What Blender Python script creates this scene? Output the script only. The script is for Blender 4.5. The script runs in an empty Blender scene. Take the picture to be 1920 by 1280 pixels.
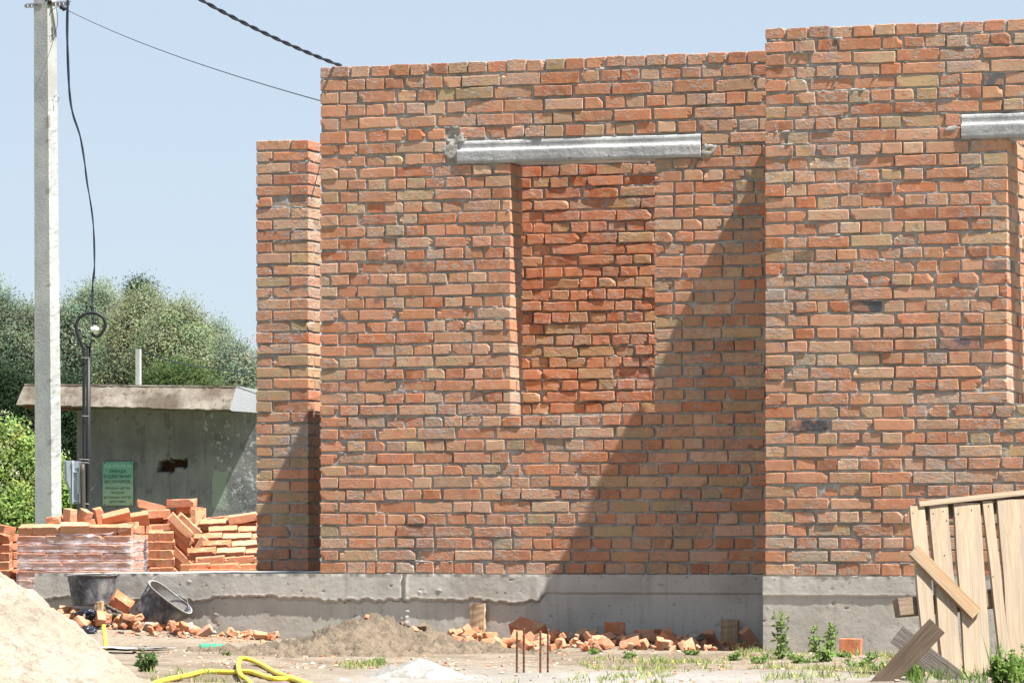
import bpy, bmesh, math, random
import numpy as np
from mathutils import Vector, Matrix, Quaternion
random.seed(7)
RNG = np.random.default_rng(11)
col = bpy.context.scene.collection
sc = bpy.context.scene

# ------------------------------------------------------------------ camera frame
A = math.radians(18.4)
FWD = Vector((-math.sin(A), math.cos(A), 0)); RGT = Vector((math.cos(A), math.sin(A), 0)); UP = Vector((0, 0, 1))
FPX = 8127.0; CX = 960.0; HY = 1020.0
CAM = Vector((10.014, -26.178, 0.19))

def P(px, py, Z):
    return CAM + FWD * Z + RGT * ((px - CX) / FPX * Z) + UP * ((HY - py) / FPX * Z)
def ray(px, py):
    return FWD + RGT * ((px - CX) / FPX) + UP * ((HY - py) / FPX)
def onY(px, py, Y):
    d = ray(px, py); return CAM + d * ((Y - CAM.y) / d.y)
def onZ(px, py, Zh):
    d = ray(px, py); return CAM + d * ((Zh - CAM.z) / d.z)
def depth(p):
    return (Vector(p) - CAM).dot(FWD)

# ------------------------------------------------------------------ noise
def _h(ix, iy, iz, s):
    n = (ix * 374761393 + iy * 668265263 + iz * 2147483647 + s * 974634777) & 0xFFFFFFFF
    n = ((n ^ (n >> 13)) * 1274126177) & 0xFFFFFFFF
    n = ((n ^ (n >> 16)) * 2246822519) & 0xFFFFFFFF
    return ((n ^ (n >> 15)) & 0xFFFFFF) / float(0xFFFFFF)
def vnoise(x, y, z=0.0, s=0):
    x, y, z = np.broadcast_arrays(np.asarray(x, float), np.asarray(y, float), np.asarray(z, float))
    x = x + 5000.; y = y + 5000.; z = z + 5000.
    ix = np.floor(x).astype(np.int64); iy = np.floor(y).astype(np.int64); iz = np.floor(z).astype(np.int64)
    fx = x - ix; fy = y - iy; fz = z - iz
    fx = fx * fx * (3 - 2 * fx); fy = fy * fy * (3 - 2 * fy); fz = fz * fz * (3 - 2 * fz)
    def L(a, b, t): return a + (b - a) * t
    r = L(L(L(_h(ix, iy, iz, s), _h(ix + 1, iy, iz, s), fx), L(_h(ix, iy + 1, iz, s), _h(ix + 1, iy + 1, iz, s), fx), fy),
          L(L(_h(ix, iy, iz + 1, s), _h(ix + 1, iy, iz + 1, s), fx), L(_h(ix, iy + 1, iz + 1, s), _h(ix + 1, iy + 1, iz + 1, s), fx), fy), fz)
    return r * 2 - 1
def fbm(x, y, z=0.0, s=0, o=4):
    r = 0; a = 1; t = 0; f = 1.0
    for k in range(o):
        r = r + a * vnoise(np.asarray(x) * f, np.asarray(y) * f, np.asarray(z) * f, s + k); t += a; a *= .5; f *= 2.03
    return r / t

# ------------------------------------------------------------------ objects
def tag(o, label=None, cat=None, group=None, kind=None):
    if label: o['label'] = label
    if cat: o['category'] = cat
    if group: o['group'] = group
    if kind: o['kind'] = kind
    return o
def empty(name, loc, label=None, cat=None, group=None, rot=None):
    o = bpy.data.objects.new(name, None); col.objects.link(o); o.location = loc
    if rot is not None: o.rotation_euler = rot
    o.empty_display_size = .1
    return tag(o, label, cat, group)
def link(name, me, parent=None, mats=()):
    for m in mats: me.materials.append(m)
    o = bpy.data.objects.new(name, me); col.objects.link(o)
    if parent is not None: o.parent = parent
    return o
def copy_tree(src, parent=None):
    c = src.copy(); col.objects.link(c); c.parent = parent
    for ch in src.children: copy_tree(ch, c)
    return c

class Acc:
    """collects quads (numpy) into one mesh; per-vertex colour attribute 'bc'"""
    def __init__(s): s.v = []; s.f = []; s.c = []; s.m = []; s.n = 0; s.sm = []
    def add(s, v, f, c=(.5, .5, .5, 0), m=0, smooth=True):
        v = np.asarray(v, float).reshape(-1, 3); f = np.asarray(f, np.int64).reshape(-1, 4)
        c = np.asarray(c, float)
        if c.ndim == 1: c = np.tile(c, (len(v), 1))
        if c.shape[1] == 3: c = np.hstack([c, np.zeros((len(c), 1))])
        s.v.append(v); s.f.append(f + s.n); s.c.append(c); s.m.append(np.full(len(f), m)); s.sm.append(np.full(len(f), smooth)); s.n += len(v)
    def mesh(s, name):
        V = np.vstack(s.v); F = np.vstack(s.f); Cc = np.vstack(s.c); M = np.concatenate(s.m); S = np.concatenate(s.sm)
        me = bpy.data.meshes.new(name)
        me.vertices.add(len(V)); me.vertices.foreach_set('co', V.astype(np.float32).ravel())
        me.loops.add(len(F) * 4); me.loops.foreach_set('vertex_index', F.astype(np.int32).ravel())
        me.polygons.add(len(F)); me.polygons.foreach_set('loop_start', np.arange(0, len(F) * 4, 4, dtype=np.int32))
        me.polygons.foreach_set('loop_total', np.full(len(F), 4, dtype=np.int32))
        me.polygons.foreach_set('material_index', M.astype(np.int32)); me.polygons.foreach_set('use_smooth', S.astype(bool))
        at = me.attributes.new('bc', 'FLOAT_COLOR', 'POINT'); at.data.foreach_set('color', Cc.astype(np.float32).ravel())
        me.update(); me.validate()
        return me
    def obj(s, name, parent=None, mats=()): return link(name, s.mesh(name), parent, mats)

BOXF = np.array([[0, 1, 3, 2], [4, 6, 7, 5], [0, 4, 5, 1], [2, 3, 7, 6], [0, 2, 6, 4], [1, 5, 7, 3]])
def box_v(x0, x1, y0, y1, z0, z1):
    return np.array([[x, y, z] for x in (x0, x1) for y in (y0, y1) for z in (z0, z1)], float)
def abox(acc, x0, x1, y0, y1, z0, z1, c=(.5, .5, .5, 0), m=0, M=None):
    v = box_v(x0, x1, y0, y1, z0, z1)
    if M is not None: v = (np.array(M.to_3x3()) @ v.T).T + np.array(M.translation)
    acc.add(v, BOXF, c, m, False)
def grid_faces(nu, nv, off=0):
    i = np.arange(nu - 1)[:, None] * nv + np.arange(nv - 1)[None, :]
    return np.stack([i, i + nv, i + nv + 1, i + 1], -1).reshape(-1, 4) + off

def tube(acc, pts, r, seg=8, c=(.5, .5, .5, 0), m=0, cap=True):
    pts = [Vector(p) for p in pts]; n = len(pts)
    rr = r if hasattr(r, '__len__') else [r] * n
    up = Vector((0.13, .21, 1)).normalized(); V = []
    T = [(pts[min(i + 1, n - 1)] - pts[max(i - 1, 0)]).normalized() for i in range(n)]
    a = T[0].cross(up)
    if a.length < .1: a = T[0].cross(Vector((1, 0, 0)))
    a.normalize()
    for i in range(n):
        a = (a - T[i] * a.dot(T[i])).normalized(); b = T[i].cross(a)
        for k in range(seg):
            t = 2 * math.pi * k / seg
            V.append(pts[i] + (a * math.cos(t) + b * math.sin(t)) * rr[i])
    F = [[i * seg + k, i * seg + (k + 1) % seg, (i + 1) * seg + (k + 1) % seg, (i + 1) * seg + k] for i in range(n - 1) for k in range(seg)]
    if cap:
        for base, p in ((0, pts[0]), ((n - 1) * seg, pts[-1])):
            V.append(p); ci = len(V) - 1
            for k in range(0, seg, 2): F.append([ci, base + k, base + (k + 1) % seg, base + (k + 2) % seg])
    acc.add([list(v) for v in V], F, c, m, True)
def spline(pts, sub=8):
    pts = [Vector(p) for p in pts]; out = []
    for i in range(len(pts) - 1):
        p0 = pts[max(i - 1, 0)]; p1 = pts[i]; p2 = pts[i + 1]; p3 = pts[min(i + 2, len(pts) - 1)]
        for k in range(sub):
            t = k / sub
            out.append(.5 * ((2 * p1) + (p2 - p0) * t + (2 * p0 - 5 * p1 + 4 * p2 - p3) * t * t + (3 * p1 - p0 - 3 * p2 + p3) * t ** 3))
    out.append(pts[-1]); return out

# ------------------------------------------------------------------ materials
class N:
    def __init__(s, name, rough=.9):
        s.m = bpy.data.materials.new(name); s.m.use_nodes = True; s.t = s.m.node_tree
        s.b = s.t.nodes['Principled BSDF']; s.b.inputs['Roughness'].default_value = rough
        s.b.inputs['Specular IOR Level'].default_value = .25
        s.out = s.t.nodes['Material Output']
        s.tc = s.t.nodes.new('ShaderNodeTexCoord')
    def new(s, k, **kw):
        n = s.t.nodes.new(k)
        for a, b in kw.items(): setattr(n, a, b)
        return n
    def ln(s, a, b): s.t.links.new(a, b)
    def map(s, scale=(1, 1, 1), rot=(0, 0, 0), co='Object', loc=None):
        n = s.new('ShaderNodeMapping'); s.ln(s.tc.outputs[co], n.inputs[0])
        n.inputs['Scale'].default_value = scale; n.inputs['Rotation'].default_value = rot
        if loc is not None: s.ln(loc, n.inputs['Location'])
        return n.outputs[0]
    def noise(s, sc_, det=4, rough=.55, vec=None, dist=0):
        n = s.new('ShaderNodeTexNoise'); n.inputs['Scale'].default_value = sc_; n.inputs['Detail'].default_value = det
        n.inputs['Roughness'].default_value = rough; n.inputs['Distortion'].default_value = dist
        s.ln(vec if vec is not None else s.tc.outputs['Object'], n.inputs['Vector']); return n.outputs['Fac']
    def ramp(s, fac, lo, hi, a=0., b=1.):
        n = s.new('ShaderNodeMapRange'); n.inputs['From Min'].default_value = lo; n.inputs['From Max'].default_value = hi
        n.inputs['To Min'].default_value = a; n.inputs['To Max'].default_value = b; n.clamp = True
        n.interpolation_type = 'SMOOTHSTEP'
        s.ln(fac, n.inputs['Value']); return n.outputs[0]
    def math(s, op, a, b):
        n = s.new('ShaderNodeMath', operation=op)
        for i, v in enumerate((a, b)):
            if isinstance(v, (int, float)): n.inputs[i].default_value = v
            else: s.ln(v, n.inputs[i])
        return n.outputs[0]
    def mix(s, fac, a, b, mode='MIX'):
        n = s.new('ShaderNodeMix', data_type='RGBA', blend_type=mode)
        if isinstance(fac, (int, float)): n.inputs['Factor'].default_value = fac
        else: s.ln(fac, n.inputs['Factor'])
        for nm, v in (('A', a), ('B', b)):
            k = [i for i in n.inputs if i.name == nm and i.type == 'RGBA'][0]
            if isinstance(v, tuple): k.default_value = (*v[:3], 1)
            else: s.ln(v, k)
        return [o for o in n.outputs if o.type == 'RGBA'][0]
    def attr(s):
        n = s.new('ShaderNodeAttribute'); n.attribute_name = 'bc'; return n
    def bump(s, h, dist=.01, strength=1., prev=None):
        n = s.new('ShaderNodeBump'); n.inputs['Distance'].default_value = dist; n.inputs['Strength'].default_value = strength
        s.ln(h, n.inputs['Height'])
        if prev is not None: s.ln(prev, n.inputs['Normal'])
        s.ln(n.outputs[0], s.b.inputs['Normal']); return n.outputs[0]
    def base(s, c):
        if isinstance(c, tuple): s.b.inputs['Base Color'].default_value = (*c[:3], 1)
        else: s.ln(c, s.b.inputs['Base Color'])
        return s

def mat_brick():
    n = N('brick', .88); at = n.attr()
    v3 = n.tc.outputs['Object']
    c = at.outputs['Color']
    off = n.new('ShaderNodeVectorMath', operation='SCALE'); n.ln(c, off.inputs[0]); off.inputs['Scale'].default_value = 61.0   # every brick its own pattern
    ad = n.new('ShaderNodeVectorMath', operation='ADD'); n.ln(v3, ad.inputs[0]); n.ln(off.outputs[0], ad.inputs[1]); pv = ad.outputs[0]
    g0 = n.ramp(n.noise(6.5, 2, .5, vec=pv, dist=1.2), .42, .60, 0, .5)
    c = n.mix(g0, c, n.mix(n.noise(3, 1, .5, vec=pv), (.47, .175, .085), (.47, .27, .185)))
    f1 = n.ramp(n.noise(13, 3, .6, vec=pv, dist=.8), .54, .70, 0, .5)                # pale fired bloom
    c = n.mix(f1, c, (.50, .31, .22))
    f2 = n.ramp(n.noise(9, 2, .5, vec=pv), .64, .71, 0, .5)                         # olive-yellow core
    c = n.mix(f2, c, (.36, .27, .14))
    f3 = n.ramp(n.noise(17, 4, .6, vec=pv), .60, .72, 0, .6)                         # dark red patches
    c = n.mix(f3, c, (.33, .12, .06))
    f4 = n.ramp(n.noise(5.5, 2, .5, vec=pv), .70, .77, 0, .7)                        # rare burnt spots
    c = n.mix(f4, c, (.09, .08, .07))
    sp = n.ramp(n.noise(95, 2, .5), .66, .74, 0, .55)
    c = n.mix(sp, c, (.12, .06, .04))
    # mortar smears, amount in alpha
    big = n.noise(2.6, 3, .6); fine = n.noise(26, 5, .65, vec=n.map((1, 1, 1.7), (0, .5, 0)), dist=.6)
    sm = n.ramp(n.math('ADD', n.math('MULTIPLY', big, .55), n.math('MULTIPLY', fine, .75)), .66, .76, 0, 1)
    sm = n.math('MULTIPLY', sm, at.outputs['Alpha'])
    c = n.mix(n.math('MULTIPLY', sm, .8), c, (.30, .28, .255))
    dust = n.math('MULTIPLY', n.ramp(n.noise(33, 5, .7), .45, .8, 0, .35), at.outputs['Alpha'])
    c = n.mix(dust, c, (.42, .34, .28))
    n.base(c)
    b1 = n.bump(n.noise(70, 5, .6), .0012, 1.0)
    n.bump(sm, .003, 1.0, b1)
    return n.m
def mat_mortar():
    n = N('mortar', .95)
    c = n.mix(n.ramp(n.noise(9, 4), .35, .65), (.24, .228, .21), (.37, .35, .32))
    c = n.mix(n.ramp(n.noise(60, 3), .55, .75, 0, .6), c, (.16, .15, .135))
    n.base(c); n.bump(n.noise(55, 6, .7), .007, 1.)
    return n.m
def mat_concrete(name, a, b, stain, streak=.5, bump=.006):
    n = N(name, .92)
    c = n.mix(n.ramp(n.noise(2.2, 5, .6), .35, .65), a, b)
    st = n.noise(3.5, 4, .6, vec=n.map((4, 4, .35)))
    c = n.mix(n.ramp(st, .5, .75, 0, streak), c, stain)
    c = n.mix(n.ramp(n.noise(1.3, 3), .52, .7, 0, .45), c, stain)
    c = n.mix(n.ramp(n.noise(38, 3, .6), .64, .72, 0, .7), c, (a[0] * .35, a[1] * .35, a[2] * .35))
    at = n.attr(); c = n.mix(at.outputs['Alpha'], c, at.outputs['Color'])
    n.b.inputs['Specular IOR Level'].default_value = .08
    n.base(c); n.bump(n.noise(30, 6, .65), bump, 1.)
    return n.m
def mat_simple(name, c, rough=.6, var=.0, sc_=12, bump=0, bs=60, metal=0, c2=None):
    n = N(name, rough); n.b.inputs['Metallic'].default_value = metal
    if c2 is not None or var:
        c2 = c2 or tuple(x * (1 - var) for x in c)
        n.base(n.mix(n.ramp(n.noise(sc_, 4, .6), .38, .62), c, c2))
    else: n.base(n.mix(n.ramp(n.noise(sc_, 4, .6), .4, .6), c, tuple(x * .9 for x in c)))
    if bump: n.bump(n.noise(bs, 4, .6), bump, 1.)
    return n.m
def mat_wood(name, a, b, dark, axis='Z', rough=.75):
    n = N(name, rough); at = n.attr()
    s = {'Z': (22, 22, 1.1), 'X': (1.1, 22, 22)}[axis]
    g = n.noise(2.2, 5, .65, vec=n.map(s), dist=1.2)
    c = n.mix(n.ramp(g, .35, .68), a, b)
    kn = n.noise(2.6, 3, .5, vec=n.map({'Z': (3, 3, 1), 'X': (1, 3, 3)}[axis]))
    c = n.mix(n.ramp(kn, .6, .74, 0, .75), c, dark)
    c = n.mix(n.ramp(n.noise(5, 4, .7, vec=n.map(s)), .66, .72, 0, .6), c, dark)
    c = n.mix(n.ramp(n.noise(1.8, 4, .6, vec=n.map(tuple(x * .3 + .5 for x in s))), .40, .66, 0, .65), c, (.25, .215, .18))
    c = n.mix(1.0, c, at.outputs['Color'], 'MULTIPLY')
    n.base(c); n.bump(g, .004, 1.); return n.m
def mat_leaf(name, tr=.35):
    n = N(name, .8); n.b.inputs['Specular IOR Level'].default_value = .1; at = n.attr(); n.base(at.outputs['Color'])
    tl = n.new('ShaderNodeBsdfTranslucent'); n.ln(at.outputs['Color'], tl.inputs['Color'])
    mx = n.new('ShaderNodeMixShader'); mx.inputs[0].default_value = tr
    n.ln(n.b.outputs[0], mx.inputs[1]); n.ln(tl.outputs[0], mx.inputs[2]); n.ln(mx.outputs[0], n.out.inputs['Surface'])
    return n.m
def mat_ground(name, sand, dirt, grey, bump=.02, alpha_mix=True):
    n = N(name, .97)
    c = n.mix(n.ramp(n.noise(1.6, 5, .6), .42, .62), sand, dirt)
    c = n.mix(n.ramp(n.noise(14, 5, .65), .5, .68, 0, .55), c, tuple(x * .62 for x in dirt))
    c = n.mix(n.ramp(n.noise(55, 3, .6), .6, .7, 0, .5), c, tuple(x * .45 for x in dirt))
    at = n.attr()
    if alpha_mix: c = n.mix(n.math('MULTIPLY', at.outputs['Alpha'], n.ramp(n.noise(11, 4, .6), .3, .5, .45, 1)), c, at.outputs['Color'])
    n.base(c); n.bump(n.noise(38, 7, .7), bump, 1.)
    return n.m

M_BRICK = mat_brick(); M_MORTAR = mat_mortar()
M_FOUND = mat_concrete('foundation_concrete', (.385, .362, .325), (.48, .452, .41), (.30, .27, .225), .55, .0022)
M_SLABTOP = mat_simple('roofing_felt', (.12, .15, .2), .8, .3)
M_LINTEL = mat_concrete('lintel_concrete', (.31, .315, .32), (.45, .455, .455), (.22, .22, .215), .5, .006)
M_POLE = mat_concrete('pole_concrete', (.31, .315, .32), (.40, .405, .40), (.25, .245, .24), .3, .004)
M_ROOF = mat_concrete('mossy_roof_concrete', (.215, .192, .16), (.095, .08, .062), (.075, .052, .035), .95, .01)
M_SHED = mat_concrete('shed_concrete', (.165, .165, .168), (.22, .22, .22), (.10, .10, .105), .6, .01)
M_GROUND = mat_ground('sandy_ground', (.255, .212, .162), (.175, .138, .10), (.5, .5, .5))
M_SAND = mat_ground('pale_sand', (.40, .352, .285), (.335, .288, .225), (.5, .5, .5), .03)
M_DIRT = mat_ground('dug_dirt', (.225, .175, .125), (.15, .12, .088), (.5, .5, .5), .03)
M_LEAF = mat_leaf('leaf', .5); M_GRASS = mat_leaf('grass_blade', .3)
M_BARK = mat_simple('bark', (.12, .09, .065), .95, .4, 14, .02, 20)
M_STEEL = mat_simple('grey_steel', (.28, .27, .27), .5, .3, 20, 0, 60, .6)
M_RUST = mat_simple('rusty_steel', (.17, .075, .045), .85, .5, 40, .003, 120)
M_BLACK = mat_simple('black_rubber', (.018, .018, .02), .45)
M_CABLE = mat_simple('cable_black', (.014, .02, .03), .5)
M_WHITEP = mat_simple('white_plastic', (.75, .76, .78), .4)
M_GREYP = mat_simple('grey_plastic', (.27, .31, .35), .45, .12, 5)
M_BROWNP = mat_simple('brown_pipe', (.07, .055, .05), .5)
M_HOSE = mat_simple('yellow_hose', (.72, .56, .06), .45, .15, 20)
M_WOOD = mat_wood('pale_board', (.29, .22, .15), (.385, .305, .215), (.17, .11, .06))
M_WOODX = mat_wood('brace_board', (.27, .17, .09), (.34, .23, .135), (.33, .19, .1), 'X')
M_GREYW = mat_wood('weathered_board', (.13, .11, .092), (.21, .182, .155), (.08, .06, .045), 'X')
M_STAKE = mat_wood('stake_wood', (.36, .23, .12), (.50, .36, .22), (.13, .08, .045))
M_PLBAG = mat_simple('black_polythene', (.02, .025, .035), .22, .2, 5, .02, 8)

def mat_bucket():
    n = N('dusty_black_plastic', .7)
    c = n.mix(n.ramp(n.noise(7, 6, .7, dist=.8), .38, .72), (.045, .05, .06), (.26, .255, .25))
    c = n.mix(n.ramp(n.noise(22, 5, .7), .56, .72, 0, .6), c, (.40, .38, .35))
    at = n.attr(); c = n.mix(at.outputs['Alpha'], c, at.outputs['Color'])
    n.base(c); n.bump(n.noise(25, 4), .002, 1.); return n.m
M_BUCKET = mat_bucket()
def mat_film():
    n = N('clear_film', .3); n.base((.80, .78, .84))
    tr = n.new('ShaderNodeBsdfTransparent'); mx = n.new('ShaderNodeMixShader')
    n.ln(n.ramp(n.noise(9, 4, .6, vec=n.map((1, 1, 3))), .35, .7, .10, .42), mx.inputs[0])
    n.ln(tr.outputs[0], mx.inputs[1]); n.ln(n.b.outputs[0], mx.inputs[2]); n.ln(mx.outputs[0], n.out.inputs['Surface'])
    n.bump(n.noise(14, 4, .6, vec=n.map((1, 1, 4))), .02, 1.); return n.m
M_FILM = mat_film()
def mat_bottle():
    n = N('green_bottle_plastic', .2); n.base((.10, .50, .30)); n.b.inputs['Transmission Weight'].default_value = .5
    n.b.inputs['IOR'].default_value = 1.3; return n.m
M_BOTTLE = mat_bottle()
def mat_sign():
    n = N('green_sign_paint', .5)
    sx = n.new('ShaderNodeSeparateXYZ'); n.ln(n.tc.outputs['Object'], sx.inputs[0])
    f = n.ramp(sx.outputs['Z'], .1, .5)
    n.base(n.mix(f, (.36, .46, .32), (.15, .36, .27))); return n.m
M_SIGN = mat_sign()
M_SIGNTXT = mat_simple('sign_dark_lettering', (.03, .06, .05), .6)
M_SIGNPALE = mat_simple('sign_faded_lettering', (.36, .60, .50), .6)

# ------------------------------------------------------------------ bricks
PAL = np.array([(.49, .225, .125), (.51, .265, .16), (.51, .31, .20), (.50, .345, .245), (.46, .18, .088), (.46, .34, .205), (.40, .31, .185), (.55, .39, .27), (.38, .17, .10)])
PAL_W = {'std': [.19, .21, .19, .12, .09, .05, .035, .06, .065], 'pier': [.13, .18, .14, .14, .06, .11, .11, .06, .05],
         'red': [.34, .2, .08, .02, .12, .10, .08, .02, .04], 'new': [.40, .26, .12, .04, .12, .01, .0, .05, 0]}
def brick_cols(n, mode):
    w = np.array(PAL_W[mode]); w = w / w.sum()
    tint = np.array({'red': [.98, .80, .66], 'new': [1.05, .90, .80]}.get(mode, [.97, .915, .87]))
    c = tint * PAL[RNG.choice(len(PAL), n, p=w)] * RNG.uniform(.70, 1.0, (n, 1)) * RNG.uniform(.96, 1.04, (n, 3))
    return c
def brick_template(nx, ny, nz):
    def axis(n):
        if n <= 2: return [(-1, 0, 1), (-1, 1, 0), (1, -1, 0), (1, 0, -1)][0:0] + [(-1, 0), (-1, 1), (1, -1), (1, 0)]
        l = [(-1, 0), (-1, 1)] + [(-1 + 2 * k / (n - 1), 0) for k in range(1, n - 1)] + [(1, -1), (1, 0)]
        return l
    ax = [axis(nx), axis(ny), axis(nz)]
    L = [len(a) for a in ax]
    idx = {}; V = []; F = []
    def vid(i, j, k):
        if (i, j, k) not in idx: idx[(i, j, k)] = len(V); V.append([*ax[0][i], *ax[1][j], *ax[2][k]])
        return idx[(i, j, k)]
    for a, b, c in ((0, 1, 2), (1, 2, 0), (2, 0, 1)):
        for side in (0, L[a] - 1):
            for j in range(L[b] - 1):
                for k in range(L[c] - 1):
                    q = []
                    for (dj, dk) in ((0, 0), (1, 0), (1, 1), (0, 1)):
                        t = [0, 0, 0]; t[a] = side; t[b] = j + dj; t[c] = k + dk; q.append(vid(*t))
                    if side == 0: q = q[::-1]
                    F.append(q)
    return np.array(V, float), np.array(F)
TPL_HI = brick_template(8, 3, 4); TPL_LO = brick_template(2, 2, 2); TPL_MD = brick_template(5, 3, 3)

def brick_geo(cen, half, tpl, rot=None, rough=.0018, chip=.16, r=.0032, wob=.0115):
    """cen (n,3) local centres, half (n,3) half sizes, all in (u, depth, z) axes. Returns verts (n*k,3), faces"""
    V, F = tpl; n = len(cen); k = len(V)
    h = half[:, None, :]
    a = V[None, :, 0::2]; b = V[None, :, 1::2]
    rr = np.minimum(r * RNG.uniform(.6, 1.7, (n, 1, 1)), half.min(1)[:, None, None] * .8)
    p = a * h + b * rr
    q = np.clip(p, -(h - rr), (h - rr)); d = p - q; dl = np.linalg.norm(d, axis=2, keepdims=True)
    p = np.where(dl > 1e-9, q + d / np.maximum(dl, 1e-9) * rr, p)
    seed = RNG.uniform(0, 900, (n, 1, 3))
    s = p * 22 + seed
    nd = np.stack([vnoise(s[..., 0], s[..., 1], s[..., 2], i) for i in range(3)], -1)
    s2 = p * 70 + seed
    nd2 = np.stack([vnoise(s2[..., 0], s2[..., 1], s2[..., 2], i + 5) for i in range(3)], -1)
    edge = np.minimum(dl / .004, 1)
    nd = nd * np.array([.8, 1.0, .8])
    p = p + nd * rough * (1 + .6 * edge) * np.array([1.7, .34, 1.5]) + nd2 * rough * .6 * np.array([1., .22, 1.])
    # corner chips on the front (depth -)
    for cnum in range(2):
        on = (RNG.random((n, 1)) < chip)
        cx = np.sign(RNG.uniform(-1, 1, (n, 1))); cz = np.sign(RNG.uniform(-1, 1, (n, 1)))
        cor = np.stack([cx * half[:, :1], -half[:, 1:2], cz * half[:, 2:3]], -1)
        R = RNG.uniform(.012, .036, (n, 1)); dd = np.linalg.norm((p - cor) * np.array([1, .6, 1]), axis=2)
        w = np.clip(1 - dd / R, 0, 1) * on
        dirv = np.stack([-cx * .5, np.ones_like(cx) * .9, -cz * .6], -1)
        p = p + dirv * (w[..., None] * R[..., None] * .55)
    # in-plane tilt
    t = RNG.normal(0, wob, (n, 1)); tz = RNG.normal(0, wob * 1.2, (n, 1))
    x = p[..., 0] * np.cos(t) - p[..., 2] * np.sin(t); z = p[..., 0] * np.sin(t) + p[..., 2] * np.cos(t); y = p[..., 1] + x * tz
    p = np.stack([x, y, z], -1) + cen[:, None, :]
    f = (F[None] + (np.arange(n) * k)[:, None, None]).reshape(-1, 4)
    return p.reshape(-1, 3), f, k

COURSE = .078; BH = .0655; JT = .0115
def fill_row(rng, a, b, start, kind):
    """widths of bricks between a and b"""
    out = []; x = a; seq = list(start)
    while x < b - .03:
        w = seq.pop(0) if seq else (.25 if kind == 'S' else .12)
        if not seq and kind == 'S' and rng.random() < .07: w = .12
        if not seq and kind == 'H' and rng.random() < .05: w = rng.choice([.25, .06, .185])
        w *= rng.uniform(.97, 1.02)
        if x + w > b - .035: w = b - x
        if b - x < .03: break
        out.append((x, x + w)); x += w + rng.uniform(.008, .020)
    return out

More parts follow.
